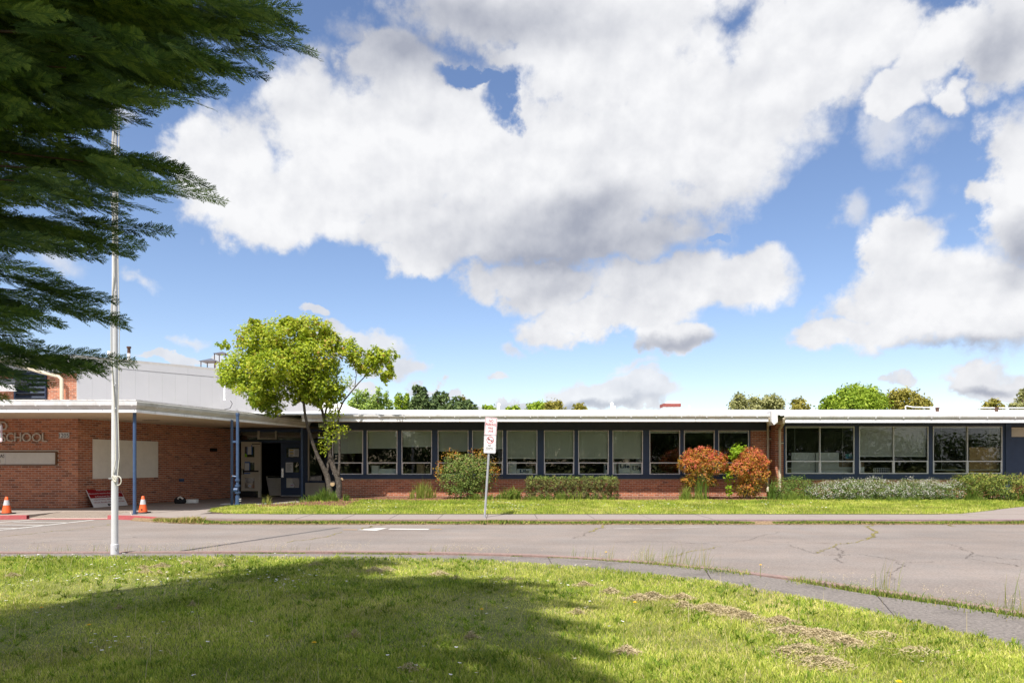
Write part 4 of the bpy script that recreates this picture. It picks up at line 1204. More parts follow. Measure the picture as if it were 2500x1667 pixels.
MB().sweep([(-30, 23.3), (X(40, 23.3), 23.3)], [(0.0, Z(955, 23.3)), (.1, Z(945, 23.3)), (.1, Z(940, 23.3)), (0, Z(939, 23.3))]).build('side_gutter', M['gutter'], GY)
MB().box(-30, X(36, 23.3), 23.3, 24, Z(939, 23.3), Z(925, 23.3)).build('side_roof', M['zinc'], GY)
for u, v0, D_, dark in ((266, 852, 26.5, 0), (314.5, 846, 26.5, 1)):
    vp = MB().tube([(X(u, D_), D_, 4.8), (X(u, D_), D_, Z(v0 + 13, D_))], .05, 12).build('roof_vent', M['white_trim'], GY, True)
    if dark:
        MB().lathe([(.06, Z(v0 + 16, D_)), (.055, Z(v0 + 5, D_)), (.085, Z(v0 + 3, D_)), (.08, Z(v0, D_))], (X(u, D_), D_, 0), 12).build('cap', M['rust'], vp, True)
    else:
        MB().lathe([(.06, Z(v0 + 13, D_)), (.05, Z(v0 + 5, D_))], (X(u, D_), D_, 0), 12).build('cap', M['white_trim'], vp, True)


def pyramid_cap(u0, u1, va, ve, vb, D_):
    xa, xb, xm = X(u0, D_), X(u1, D_), (X(u0, D_) + X(u1, D_)) / 2
    h = (xb - xa) / 2
    vs = [(xa, D_ - h, Z(ve, D_)), (xb, D_ - h, Z(ve, D_)), (xb, D_ + h, Z(ve, D_)), (xa, D_ + h, Z(ve, D_)), (xm, D_, Z(va, D_))]
    cp = MB().put(vs, [(0, 1, 4), (1, 2, 4), (2, 3, 4), (3, 0, 4), (3, 2, 1, 0)]).build('vent_hood', M['zinc'], GY)
    lg = MB()
    for sx in (-.8, .8):
        for sy in (-.8, .8): lg.box(xm + sx * h - .014, xm + sx * h + .014, D_ + sy * h - .014, D_ + sy * h + .014, Z(vb, D_), Z(ve, D_) - .002)
    lg.build('hood_legs', M['rust'], cp)


pyramid_cap(494, 537, 874.5, 884, 900, 29.0)
pyramid_cap(526, 560, 858, 865, 905, 31.0)
MB().tube([(X(547.5, 27.3), 27.3 + .02, 4.6), (X(547.5, 27.3), 27.3 + .02, Z(975, 27.4)), (X(549, 27.3), 27.2, Z(976.5, 27.4)), (X(553, 27.3), 27.2, Z(976.5, 27.4))], .03, 8).build('wall_conduit', M['white_trim'], GY, True)
MB().tube([P(563, 978, 27.4), P(567, 985, 27.2), P(562, 996, 26.9), P(545, 1000, 26.4), P(532, 1000.5, 26.2)], .012, 6).build('loose_cable', M['black'], GY, True)

# ------------------------------------------------------------------ classroom wing
WD, ED2 = 25.5, 23.95
C = thing('classroom_wing', (1.6, 25.5, 0), 'long low classroom wing with twelve navy framed windows over a brick base', 'building')
wx = lambda u: X(u, WD)
wz = lambda v: Z(v, WD)
XL, XR = wx(828), 9.65
ztop, zrail, zbot, zap = wz(1050.5), wz(1129.5), wz(1155.8), 0.77
cw = MB().box(XL, XR, WD, WD + .2, -.05, zap).build('wall', M['mortar'], C)
brick_wall(cw, (XL, WD), 0, XR - XL, 0.0, zap - .004, [], 240, rank=lambda b: 0 if (b[0] < 3.4 or 11.0 < b[0] < 13.2) else 1)
MB().box(wx(1831), XR, WD, WD + .2, zap, 2.6).build('end_wall', M['mortar'], C)
ew = bpy.data.objects.get('end_wall')
brick_wall(ew, (wx(1831), WD), 0, XR - wx(1831), zap + .042, 2.55, [], 60, rank=lambda b: -b[1])
MB().box(XL, wx(1831), WD - .05, WD + .1, zap, zbot - .03).build('apron', M['navy'], C)
MB().box(XL, wx(1831), WD - .08, WD - .05, zbot - .06, zbot - .032).build('apron_sill', M['navy'], C)
MB().box(XL, XR, WD - .04, WD + .1, ztop + .002, 2.875).build('header', M['navy_dark'], C)
wins = [(812, 887), (896, 970.7), (980.7, 1054.8), (1069, 1143.7), (1153, 1228), (1237, 1311.7), (1328, 1401.7), (1411.4, 1485.8), (1495, 1569), (1585, 1659.6), (1669, 1743.8), (1752.9, 1827.7)]
blinds = [1105, 1093, 1089, 1100, 1094, 1118, 1118, 1118, 1118, 1056, 1055, 1055]
us = [828] + [w for p in wins for w in p][1:] + [1831]
for k in range(len(wins)):
    a = wins[k][1]; b = wins[k + 1][0] if k + 1 < len(wins) else 1831.5
    MB().box(wx(a) + .001, wx(b) - .001, WD - .045, WD + .12, zbot - .032, ztop).build('post', M['navy'], C)


def blind_mesh(x0, x1, z0, z1, y, pitch=.026, tilt=.55, gap=0.0):
    mb = MB(); z = z1 - .03
    mb.box(x0, x1, y - .02, y + .02, z1 - .03, z1)
    hw = .0135
    while z > z0:
        dy, dz = hw * math.cos(tilt), hw * math.sin(tilt)
        mb.put([(x0, y - dy, z - dz), (x1, y - dy, z - dz), (x1, y + dy, z + dz), (x0, y + dy, z + dz)], [(0, 1, 2, 3)])
        z -= pitch
    mb.box(x0, x1, y - .014, y + .014, z0 - .02, z0)
    return mb


def window(par, x0, x1, z0, z1, zr, y, mull=None, blind=None, tilt=0.95):
    fr = MB(); t = .028
    fr.box(x0, x0 + t, y - .035, y + .03, z0, z1); fr.box(x1 - t, x1, y - .035, y + .03, z0, z1)
    fr.box(x0 + t, x1 - t, y - .035, y + .03, z1 - .022, z1); fr.box(x0 + t, x1 - t, y - .035, y + .03, z0, z0 + .032)
    w = fr.build('window', M['alu'], par, bevel=.004)
    MB().box(x0 + t, x1 - t, y - .04, y + .025, zr - .018, zr + .018).build('rail', M['alu'], w)
    sash = MB()
    xsp = [x0 + t, x1 - t] if mull is None else [x0 + t, mull, x1 - t]
    for a, b in zip(xsp[:-1], xsp[1:]):
        q = .022
        aa = a + (.02 if mull and a == mull else 0); bb = b - (.02 if mull and b == mull else 0)
        sash.box(aa, aa + q, y - .028, y + .02, z0 + .032, zr - .018); sash.box(bb - q, bb, y - .028, y + .02, z0 + .032, zr - .018)
        MB().box(aa + .001, bb - .001, y, y + .005, zr + .018, z1 - .022).build('pane', M['glass'], w)
        MB().box(aa + q, bb - q, y - .004, y + .001, z0 + .032, zr - .018).build('pane', M['glass'], w)
    sash.build('sash', M['alu'], w)
    if mull:
        MB().box(mull - .013, mull + .013, y - .045, y + .03, zr + .018, z1 - .022).build('mullion', M['alu'], w)
        MB().box(mull - .019, mull + .019, y - .045, y + .03, z0 + .032, zr - .018).build('mullion', M['alu'], w)
    if blind is not None:
        blind_mesh(x0 + .03, x1 - .03, blind, z1 - .03, y + .09, tilt=-tilt).build('blind', M['blind'], w)
        cord = MB()
        for f_ in (.15, .5, .85):
            xx_ = x0 + (x1 - x0) * f_; cord.box(xx_ - .003, xx_ + .003, y + .072, y + .076, blind, z1 - .04)
        cord.build('blind_cord', M['blind'], w)
    return w


for (a, b), bl in zip(wins, blinds):
    window(C, wx(a), wx(b), zbot - .03, ztop, zrail, WD - .02, None, wz(bl))
MB().sweep([(-7.35, ED2), (9.18, ED2)], [(.0, 2.81), (.06, 2.81), (.06, 2.898), (.0, 2.8985)]).build('fascia', M['white_trim'], C)
MB().sweep([(-7.35, ED2), (9.18, ED2)], [(0, 2.9), (.03, 2.9), (.125, 2.99), (.13, 3.05), (.1, 3.058), (.09, 3.045), (0, 3.04)]).build('gutter', M['gutter'], C)
gb = MB()
for i in range(18):
    xq = -6.4 + i * .88; gb.box(xq - .012, xq + .012, ED2 - .125, ED2 - .085, 2.955, 2.985)
gb.build('gutter_bracket', M['white_trim'], C)
gj = MB()
for i in range(6):
    xq = -4.6 + i * 2.75; gj.box(xq - .006, xq + .006, ED2 - .134, ED2 - .02, 2.93, 3.056)
gj.build('gutter_joint', M['roof_dirt'], C)['kind'] = 'stuff'
MB().box(-7.4, XR, ED2 + .01, WD, 2.878, 2.90).build('soffit', M['soffit'], C)
rf = MB()
xs_ = np.linspace(-12, 9.25, 40)
prev = None
rfv = []
for y_, z_ in ((ED2 - .01, 3.06), (ED2 + .25, 3.085), (26.5, 3.29), (34, 4.0), (44, 3.1)):
    rfv.append([(x_, y_, z_ + (random.uniform(-.006, .006) if y_ > 24 else 0)) for x_ in xs_])
for i in range(4):
    for j in range(39): rf.face([rfv[i][j], rfv[i][j + 1], rfv[i + 1][j + 1], rfv[i + 1][j]], 1 if i == 0 and rfv[i][j][0] > -7 else 0)
rf.face([(-12, ED2 - .01, 3.06), (9.25, ED2 - .01, 3.06), (9.25, ED2 - .01, 3.03), (-12, ED2 - .01, 3.03)], 1)
rf.build('roof', [M['roof'], M['roof_dirt']], C)
rp = [P(888, 1004, 35), P(832, 984, 35), P(770, 968, 35), P(700, 955, 35), P(700, 1006, 35)]
mb = MB(); n = 5
mb.put([tuple(p) for p in rp] + [(p.x - .2, p.y + 6, p.z) for p in rp], [(0, 1, 2, 3, 4), (9, 8, 7, 6, 5)] + [(i, i + n, (i + 1) % n + n, (i + 1) % n) for i in range(n)])
mb.build('rear_roof', M['roof'], C)
# interior
rm = MB()
rm.put([(XL, 31, 0), (XR, 31, 0), (XR, 31, 2.8), (XL, 31, 2.8)], [(0, 1, 2, 3)])
rm.put([(XL, WD + .2, .03), (XR, WD + .2, .03), (XR, 31, .03), (XL, 31, .03)], [(0, 1, 2, 3)], 1)
rm.put([(XL, WD + .1, 2.80), (XR, WD + .1, 2.80), (XR, 31, 2.80), (XL, 31, 2.80)], [(0, 3, 2, 1)])
for x_ in (XL + .01, wx(1580), XR - .01): rm.put([(x_, WD + .2, 0), (x_, 31, 0), (x_, 31, 2.8), (x_, WD + .2, 2.8)], [(0, 1, 2, 3)])
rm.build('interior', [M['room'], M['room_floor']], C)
MB().box(XL + .1, wx(1570), WD + .2, WD + .65, .85, .9).build('shelf', M['panel_board'], C)
MB().box(wx(1590), wx(1608), WD + 1.2, WD + 1.8, 0, 2.2).build('cupboard', M['maroon'], C)
# roof gear
D_ = 30.5
for u, v0, r in ((1217, 985, .045), (1494, 984, .055), (1500.5, 990, .035), (1683, 989, .03)):
    pv = MB().tube([(X(u, D_), D_, 3.5), (X(u, D_), D_, Z(v0, D_))], r, 12).build('roof_vent', M['white_trim'], C, True)
    if u in (1217, 1494):
        MB().lathe([(r * 1.35, Z(v0 + 5, D_)), (r * 1.5, Z(v0 + 1.5, D_)), (r * .7, Z(v0 - 1.5, D_))], (X(u, D_) + (.03 if u == 1217 else 0), D_, 0), 12).build('cap', M['white_trim'], pv, True)
ch = MB().box(X(1621, 31), X(1660, 31), 31, 31.7, 3.4, Z(992.5, 31)).build('chimney', M['roof'], C)
MB().box(X(1619.5, 31), X(1662, 31), 30.95, 31.75, Z(992.4, 31), Z(984.8, 31)).build('brick_band', M['red_brick_cap'], ch)
xa, xb, z0, z1 = X(1629, 31), X(1661, 31), Z(984.7, 31), Z(978.5, 31)
MB().put([(xa, 31, z0), (xb, 31, z0), (xb, 31.7, z0), (xa, 31.7, z0), (xa + .08, 31.1, z1), (xb - .06, 31.1, z1), (xb - .06, 31.6, z1), (xa + .08, 31.6, z1)],
         [(0, 1, 5, 4), (1, 2, 6, 5), (2, 3, 7, 6), (3, 0, 4, 7), (4, 5, 6, 7)]).build('chimney_cap', M['white_trim'], ch)
MB().tube([P(1879, 1021, 23.85), P(1879, 1030, 23.9), P(1875, 1036, 24.6), P(1875, 1042, WD - .1), P(1875, 1186, WD - .1), P(1874, 1200, WD - .16)], .042, 12).build('downpipe', M['pipe_cream'], C, True)
MB().box(wx(1870), wx(1880), WD - .12, WD - .0, wz(1073), wz(1070)).build('pipe_strap', M['pipe_cream'], C)

# ------------------------------------------------------------------ east wing
R = thing('east_classroom_wing', (13, 25, 0), 'low wing with wide paired windows and a navy side door', 'building')
RD, RE = 25.0, 23.6
qx = lambda u: X(u, RD)
qz = lambda v: Z(v, RD)
rt, rr, rb = qz(1040.7), qz(1125.6), qz(1156)
rw_ = MB().box(9.65, 30, RD, RD + .6, -.05, .766).box(9.65, qx(1913), RD, RD + .6, .766, 2.83).build('wall', M['mortar'], R)
rw_ = R.children[0] if R.children else bpy.data.objects['wall.003']
brick_wall(rw_, (9.65, RD), 0, qx(1913) - 9.65, 0.0, 2.8, [], 90)
brick_wall(rw_, (9.65, RD + .52), -math.pi / 2, .52, 0.0, 2.9, [], 110)
brick_wall(rw_, (qx(1913), RD), 0, 9, 0.0, .76, [], 100, rank=lambda b: 0 if 5 < b[0] < 7.5 else 1)
MB().box(qx(1913), qx(2452), RD - .05, RD + .1, .766, rb - .002).build('apron', M['navy'], R)
MB().box(qx(1913), qx(2500) + 6, RD - .04, RD + .1, rt + .002, 2.83).build('header', M['navy_dark'], R)
rwins = [(1917, 2084.5, 1104), (2096, 2265, 1113), (2276, 2445, 1108)]
MB().box(qx(1913), qx(1916.9), RD - .03, RD + .1, rb - .002, rt).build('post', M['navy'], R)
for k, (a, b, _) in enumerate(rwins):
    nb = rwins[k + 1][0] if k < 2 else 2452
    MB().box(qx(b) + .001, qx(nb) - .001, RD - .045, RD + .1, rb - .002, rt).build('post', M['navy'], R)
w = window(R, qx(1917), qx(2084.5), rb, rt, rr, RD - .02, qx(2000.5), rr - .25, .04)
w = window(R, qx(2096), qx(2265), rb, rt, rr, RD - .02, qx(2180), qz(1113), .9)
w = window(R, qx(2276), qx(2445), rb, rt, rr, RD - .02, qx(2360), qz(1146), .04)
MB().box(qx(2452), qx(2466), RD - .08, RD + .1, 0, 2.83).build('post', M['navy'], R)
MB().box(qx(2466), qx(2560), RD - .02, RD + .03, qz(1066), qz(1043)).build('door_panel', M['cream'], R)
MB().box(qx(2466), qx(2560), RD - .02, RD + .03, qz(1040), 2.83).build('door_trim', M['cream'], R)
MB().box(qx(2466), qx(2550), RD, RD + .05, 0, qz(1066.5)).build('door', M['navy'], R)
MB().sweep([(9.36, RE), (30, RE)], [(.0, 2.752), (.06, 2.752), (.06, 2.848), (.0, 2.8485)]).build('fascia', M['white_trim'], R)
MB().sweep([(9.36, RE), (30, RE)], [(0, 2.85), (.03, 2.85), (.125, 2.945), (.13, 3.005), (.1, 3.015), (.09, 3.0), (0, 3.0)]).build('gutter', M['gutter'], R)
gb = MB()
for i in range(12):
    xq = 10.6 + i * .96; gb.box(xq - .012, xq + .012, RE - .125, RE - .085, 2.905, 2.935)
gb.build('gutter_bracket', M['white_trim'], R)
MB().box(9.4, 30, RE + .01, RD, 2.832, 2.85).build('soffit', M['soffit'], R)
rf = MB(); xs_ = np.linspace(9.27, 32, 40); rfv = []
for y_, z_ in ((RE - .01, 3.02), (RE + .3, 3.05), (26.5, 3.27), (34, 4.01), (44, 3.1)):
    rfv.append([(x_, y_, z_ + (random.uniform(-.006, .006) if y_ > 24 else 0)) for x_ in xs_])
for i in range(4):
    for j in range(39): rf.face([rfv[i][j], rfv[i][j + 1], rfv[i + 1][j + 1], rfv[i + 1][j]], 1 if i == 0 else 0)
rf.face([(9.27, RE - .01, 3.02), (32, RE - .01, 3.02), (32, RE - .01, 2.99), (9.27, RE - .01, 2.99)], 1)
rf.build('roof', [M['roof'], M['roof_dirt']], R)
# grey flashing box where the two eaves meet
fx = [P(1883, 1002, 23.7), P(1890, 1001, 23.7), P(1899, 1012, 23.6), P(1899, 1024, 23.6), P(1899, 1030, 23.6), P(1890, 1037, 23.65), P(1884, 1029, 23.7)]
n = len(fx)
MB().put([tuple(p) for p in fx] + [(p.x, p.y + .5, p.z) for p in fx], [tuple(range(n)), tuple(range(2 * n - 1, n - 1, -1))] + [(i, i + n, (i + 1) % n + n, (i + 1) % n) for i in range(n)]).build('flashing', M['gutter'], R)
MB().tube([P(1914, 1021, 23.5), P(1914, 1031, 23.55), P(1904, 1047, RD - .12), P(1904, 1056, RD - .1), P(1904, 1200, RD - .1)], .045, 12).build('downpipe', M['pipe_cream'], R, True)
MB().box(qx(1898), qx(1910), RD - .12, RD - .0, qz(1083), qz(1080)).build('pipe_strap', M['pipe_cream'], R)
rm = MB()
rm.put([(9.7, 31, 0), (24, 31, 0), (24, 31, 2.79), (9.7, 31, 2.79)], [(0, 1, 2, 3)])
rm.put([(9.7, RD + .6, .03), (24, RD + .6, .03), (24, 31, .03), (9.7, 31, .03)], [(0, 1, 2, 3)], 1)
rm.put([(9.7, RD + .1, 2.79), (24, RD + .1, 2.79), (24, 31, 2.79), (9.7, 31, 2.79)], [(0, 3, 2, 1)])
for x_ in (9.91, 18.1): rm.put([(x_, RD + .15, 0), (x_, 31, 0), (x_, 31, 2.79), (x_, RD + .15, 2.79)], [(0, 1, 2, 3)])
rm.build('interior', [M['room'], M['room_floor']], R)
MB().box(9.95, 18, RD + .15, RD + .6, .80, .85).build('shelf', M['panel_board'], R)
D_ = 30
MB().tube([P(2211, 1002, D_), P(2211, 991, D_), P(2214, 990.5, D_), P(2230, 993.5, D_), P(2275, 994.3, D_), P(2420, 995.5, D_), P(2600, 995.5, D_)], .022, 8).build('roof_conduit', M['white_trim'], R, True)
MB().tube([P(2275, 1003, D_), P(2275, 994.3, D_)], .015, 6).build('conduit_leg', M['white_trim'], R)
for u in (2288.5, 2433): MB().lathe([(.07, 3.5), (.07, Z(997, D_)), (.09, Z(996.9, D_)), (.09, Z(995, D_)), (.05, Z(994, D_))], (X(u, D_), D_, 0), 12).build('roof_vent', M['rust'], R, True)

# things behind the window glass
SH = .90
def carton(u0, u1, v0, v1, D_, label, word=None, m_='carton', zfix=None, cat='box', tw=.8, th=.42, toff=.1):
    x0, x1 = X(u0, D_), X(u1, D_)
    z1 = Z(v0, D_); z0 = zfix if zfix is not None else Z(v1, D_)
    b = MB().box(x0, x1, D_, D_ + .3, z0, z1).build('carton', M[m_], None, bevel=.004)
    tag(b, label, cat, 'boxes on the window shelf')
    if word:
        text('lettering', word, (x1 - x0) * tw, (z1 - z0) * th, T((x0 + x1) / 2, D_ - .004, z1 - (z1 - z0) * (toff + th / 2)), M['ink_blue'], b, bold=.035)
    return b


CD = WD + .25
carton(1495.5, 1505, 1131, 1160, CD, 'white moving box at the left edge of the ninth window', None, zfix=SH)
carton(1511, 1540, 1130, 1153.5, CD, 'upper white moving box lettered in navy in the ninth window', 'Lile', zfix=Z(1153.5, CD), th=.42)
carton(1511, 1540, 1153.9, 1160, CD + .02, 'lower half hidden moving box under the upper one in the ninth window', None, zfix=SH)
carton(1541.5, 1567.5, 1130.5, 1152, CD + .04, 'white moving box lettered in navy at the right of the ninth window', 'Lile', zfix=SH, th=.4, toff=.18)
carton(1476, 1485.5, 1132, 1160, CD + .05, 'white moving box at the right edge of the eighth window', 'l', zfix=SH, tw=.4)
carton(1262, 1299, 1144, 1160, CD, 'low white moving box lettered in navy in the sixth window', 'Lile', zfix=SH, tw=.62, th=.5)
carton(1242, 1261, 1125.5, 1160, CD + .12, 'tall plain white box at the left of the sixth window', None, zfix=SH)
carton(907, 924, 1136, 1160, CD, 'white box at the left of the second window shelf', None, zfix=SH)
carton(925, 966, 1144, 1160, CD + .05, 'long low white box on the second window shelf', None, zfix=SH)
carton(1017, 1036, 1132, 1160, CD, 'brown cardboard box on the third window shelf', None, 'cardboard', SH)
carton(1556, 1568, 1118, 1130, CD + .35, 'small white box high at the right of the ninth window', None, zfix=SH)
fn = MB().tube([(X(1530, CD + .4), CD + .42, Z(1123, CD)), (X(1530, CD + .4), CD + .44, Z(1123, CD))], .085, 18).tube([(X(1530, CD + .4), CD + .46, SH), (X(1530, CD + .4), CD + .46, Z(1116, CD))], .012, 6).build('desk_fan', M['pipe_cream'], None, True)
tag(fn, 'small round cream desk fan behind the stacked moving boxes', 'fan')
RDs = RD + .2
for u0, u1, lab in ((1933, 1989.5, 'white board panel standing left behind the first wide window'), (1992, 2048.5, 'white board panel standing right behind the first wide window')):
    o = MB().box(X(u0, RDs), X(u1, RDs), RDs, RDs + .03, .85, Z(1104.5, RDs)).build('board_panel', M['white_board']); tag(o, lab, 'board', 'boards behind the first wide window')
o = MB().box(X(2367, RDs), X(2440, RDs), RDs, RDs + .02, .85, Z(1091.5, RDs)).build('plywood_sheet', M['wood']); tag(o, 'plywood sheet standing behind the last wide window', 'plywood')
pt = MB().box(X(2063.5, RDs), X(2083, RDs), RDs - .03, RDs - .015, Z(1123.5, RDs), Z(1108, RDs)).build('painted_picture', M['blue_art']); tag(pt, 'small sea coloured picture in the corner of the first wide window', 'picture')
MB().box(X(2063.5, RDs), X(2083, RDs), RDs - .034, RDs - .031, Z(1113.5, RDs), Z(1108, RDs)).build('top_stripe', M['green_art'], pt)
MB().box(X(2063.5, RDs), X(2083, RDs), RDs - .034, RDs - .031, Z(1123.5, RDs), Z(1119.5, RDs)).build('bottom_stripe', M['cardboard'], pt)
cr = MB()
for i in range(9): cr.box(X(2133 + i * 4.6, RDs), X(2134.5 + i * 4.6, RDs), RDs, RDs + .01, .85, Z(1142, RDs))
for vv in (1141.5, 1146, 1150.5): cr.box(X(2133, RDs), X(2174, RDs), RDs - .004, RDs - .001, Z(vv + 1, RDs), Z(vv, RDs))
o = cr.build('wire_crate', M['gutter']); tag(o, 'pale wire crate on the shelf of the second wide window', 'crate')
o = MB().box(X(2049, RDs), X(2112, RDs), RDs + .05, RDs + .3, .85, Z(1139.5, RDs)).build('low_cabinet', M['white_board']); tag(o, 'low white cabinet between the first and second wide windows', 'cabinet')
o = MB().box(X(2049, RDs), X(2112, RDs), RDs + .06, RDs + .28, Z(1139.4, RDs), Z(1128, RDs)).build('brown_box', M['cardboard']); tag(o, 'brown box lying on the low white cabinet', 'box')

# ------------------------------------------------------------------ flagpole, signs
fp = G(280, 1352)
fl = thing('flagpole', tuple(fp), 'tall white flagpole with a tied halyard standing by the curved path', 'flagpole')
MB().tube([(fp.x, fp.y, -.02), (fp.x, fp.y, 8.15)], [.049, .030], 20).build('pole', M['pole'], fl, True)
MB().tube([(fp.x, fp.y, -.02), (fp.x, fp.y, .145), (fp.x, fp.y, .152)], [.056, .056, .05], 20).build('sleeve', M['pole'], fl, True)
MB().lathe([(.02, 8.15), (.05, 8.2), (.05, 8.24), (.01, 8.29)], (fp.x, fp.y, 0), 14).build('finial', M['pole'], fl, True)
MB().box(fp.x + .03, fp.x + .062, fp.y - .05, fp.y - .03, .07, .1).build('bolt', M['steel'], fl)
cz = Z(1168, fp.y)
pts = [(fp.x + .02, fp.y - .04, 8.1)] + [(fp.x + .075 + .012 * math.sin(i * 1.1), fp.y - .035, 7.5 - i * .6) for i in range(0, 10)] + [(fp.x + .095, fp.y - .05, 1.45), (fp.x + .075, fp.y - .055, cz + .05)]
MB().tube(pts, .0075, 6).build('halyard', M['rope'], fl, True)
pts = [(fp.x - .02, fp.y - .045, 8.1)] + [(fp.x - .005 + .03 * math.sin(i * 1.7), fp.y - .055, 7.3 - i * .62) for i in range(0, 9)] + [(fp.x + .045, fp.y - .056, 1.62), (fp.x + .05, fp.y - .058, 1.42), (fp.x + .012, fp.y - .06, cz + .08), (fp.x + .012, fp.y - .06, cz - .02), (fp.x + .045, fp.y - .06, cz - .06)]
MB().tube(pts, .0075, 6).build('halyard', M['rope'], fl, True)
loop = [(fp.x + .09 + .045 * math.cos(q), fp.y - .065, cz - .03 + .065 * math.sin(q)) for q in np.linspace(2.4, -2.6, 14)]
MB().tube(loop, .0085, 6).build('rope_loop', M['rope'], fl, True)
knot = MB()
for q in range(6): knot.tube([(fp.x + .045 + .03 * math.cos(a + q), fp.y - .07 - .004 * q, cz + .0 + .045 * math.sin(a + q * .5)) for a in np.linspace(0, 5, 9)], .009, 6)
knot.build('rope_knot', M['rope'], fl, True)
MB().box(fp.x - .062, fp.x + .07, fp.y - .055, fp.y - .04, cz - .005, cz + .012).build('cleat', M['steel'], fl)
for vv in (870, 935, 995, 710, 625):
    z_ = Z(vv, fp.y)
    MB().tube([(fp.x + .03, fp.y - .045, z_), (fp.x + .055, fp.y - .06, z_ - .02), (fp.x + .04, fp.y - .065, z_ - .05), (fp.x + .02, fp.y - .055, z_ - .03)], .006, 6).build('snap_hook', M['steel'], fl, True)


def rr_plate(w, h, r, th, y0):
    pts = []
    for cx_, cy_, a0 in ((w / 2 - r, h / 2 - r, 0), (-w / 2 + r, h / 2 - r, 90), (-w / 2 + r, -h / 2 + r, 180), (w / 2 - r, -h / 2 + r, 270)):
        for k in range(5):
            a = math.radians(a0 + k * 22.5); pts.append((cx_ + r * math.cos(a), cy_ + r * math.sin(a)))
    n = len(pts)
    return pts, n


def plate(mb, w, h, r, y0, y1, M4, mi=0):
    pts, n = rr_plate(w, h, r, 0, 0)
    vs = [M4 @ Vector((x, y0, z)) for x, z in pts] + [M4 @ Vector((x, y1, z)) for x, z in pts]
    mb.put(vs, [tuple(range(n)), tuple(range(2 * n - 1, n - 1, -1))] + [(i, i + n, (i + 1) % n + n, (i + 1) % n) for i in range(n)], mi)
    return mb


def ring(mb, w, h, r, t, y, M4):
    a, n = rr_plate(w, h, r, 0, 0); b, n = rr_plate(w - 2 * t, h - 2 * t, max(r - t, .005), 0, 0)
    vs = [M4 @ Vector((x, y, z)) for x, z in a] + [M4 @ Vector((x, y, z)) for x, z in b]
    mb.put(vs, [(i, (i + 1) % n, (i + 1) % n + n, i + n) for i in range(n)])
    return mb


def no_parking(parent, M4):
    pl = plate(MB(), .305, .457, .03, -.002, .002, M4).build('parking_plate', M['sign_white'], parent)
    ring(MB(), .285, .437, .026, .009, -.0045, M4).build('border', M['sign_red'], pl)
    for body, z, w, h in (('NO', .135, .115, .068), ('PARKING', .045, .25, .07), ('FIRE', -.045, .12, .052), ('LANE', -.118, .135, .052)):
        text('lettering', body, w, h, M4 @ T(0, -.005, z), M['sign_red'], pl, bold=.012)
    dot = MB()
    for z in (.205, -.205): dot.obox(M4 @ Vector((0, -.006, z)), (.007, 0, 0), (0, .003, 0), (0, 0, .007))
    dot.build('bolt', M['steel'], pl)


sb = G(1183, 1262.5)
top = P(1199, 1020, sb.y)
sg = thing('parking_sign', tuple(sb), 'leaning grey sign post with NO PARKING FIRE LANE over NO IDLING', 'street sign', 'no parking signs along the kerb')
MB().tube([sb - Vector((0, 0, .05)), sb + (top - sb) * .99], .029, 14).build('post', M['steel'], sg, True)
tilt = math.atan2(top.x - sb.x, top.z - sb.z)
c1 = P(1198.3, 1040.5, sb.y - .04); c2 = P(1196, 1084, sb.y - .04)
M1 = T(*c1) @ Matrix.Rotation(tilt, 4, 'Y') @ Matrix.Rotation(math.radians(4), 4, 'Z')
M2 = T(*c2) @ Matrix.Rotation(math.radians(1.8), 4, 'Y') @ Matrix.Rotation(math.radians(-3), 4, 'Z')
no_parking(sg, M1)
pl = plate(MB(), .305, .457, .03, -.002, .002, M2).build('idling_plate', M['sign_white'], sg)
ring(MB(), .292, .444, .026, .004, -.0045, M2).build('border', M['ink'], pl)
rg = MB(); k = 28
cc = Vector((0.005, 0, .105))
vs = [M2 @ (cc + Vector((r_ * math.cos(2 * math.pi * i / k), -.006, r_ * math.sin(2 * math.pi * i / k)))) for r_ in (.092, .078) for i in range(k)]
rg.put(vs, [(i, (i + 1) % k, (i + 1) % k + k, i + k) for i in range(k)])
d_ = Vector((.06, 0, -.06)); n_ = Vector((.005, 0, .005))
rg.put([M2 @ (cc + q + Vector((0, -.0065, 0))) for q in (-d_ - n_, d_ - n_, d_ + n_, -d_ + n_)], [(0, 1, 2, 3)])
rg.build('prohibition_ring', M['sign_red'], pl)
bl = MB()
for cx_, cz_, w_, h_ in ((-.045, .02, .012, .04), (-.02, .015, .01, .035), (.045, -.01, .03, .014), (.03, -.025, .018, .012)):
    bl.put([M2 @ (cc + Vector((cx_ + w_ * math.cos(a), -.0055, cz_ + h_ * math.sin(a) * .7))) for a in np.linspace(0, 2 * math.pi, 11)[:-1]], [tuple(range(10))])
bl.build('exhaust_symbol', M['ink'], pl)
for body, z, w, h in (('NO', -.035, .075, .048), ('IDLING', -.1, .17, .05)):
    text('lettering', body, w, h, M2 @ T(-.005, -.005, z), M['ink'], pl, bold=.008)
for body, z, w, h in (('Young lungs at work', -.148, .2, .012),):
    pass
ln = MB(); ln.put([M2 @ Vector(q) for q in ((-.12, -.005, -.147), (.12, -.005, -.152), (.12, -.005, -.156), (-.12, -.005, -.151))], [(0, 1, 2, 3)]); ln.build('printed_line', M['ink'], pl)
# the same sign at the picture's left edge
lx = X(-6, 18.4)
sl = thing('parking_sign', (lx, 18.4, 0), 'NO PARKING sign cut by the left edge in front of the grey letters', 'street sign', 'no parking signs along the kerb')
MB().tube([(lx, 18.4, -.02), (lx, 18.4, 2.42)], .029, 14).build('post', M['steel'], sl, True)
no_parking(sl, T(lx, 18.36, Z(1057.5, 18.36)))

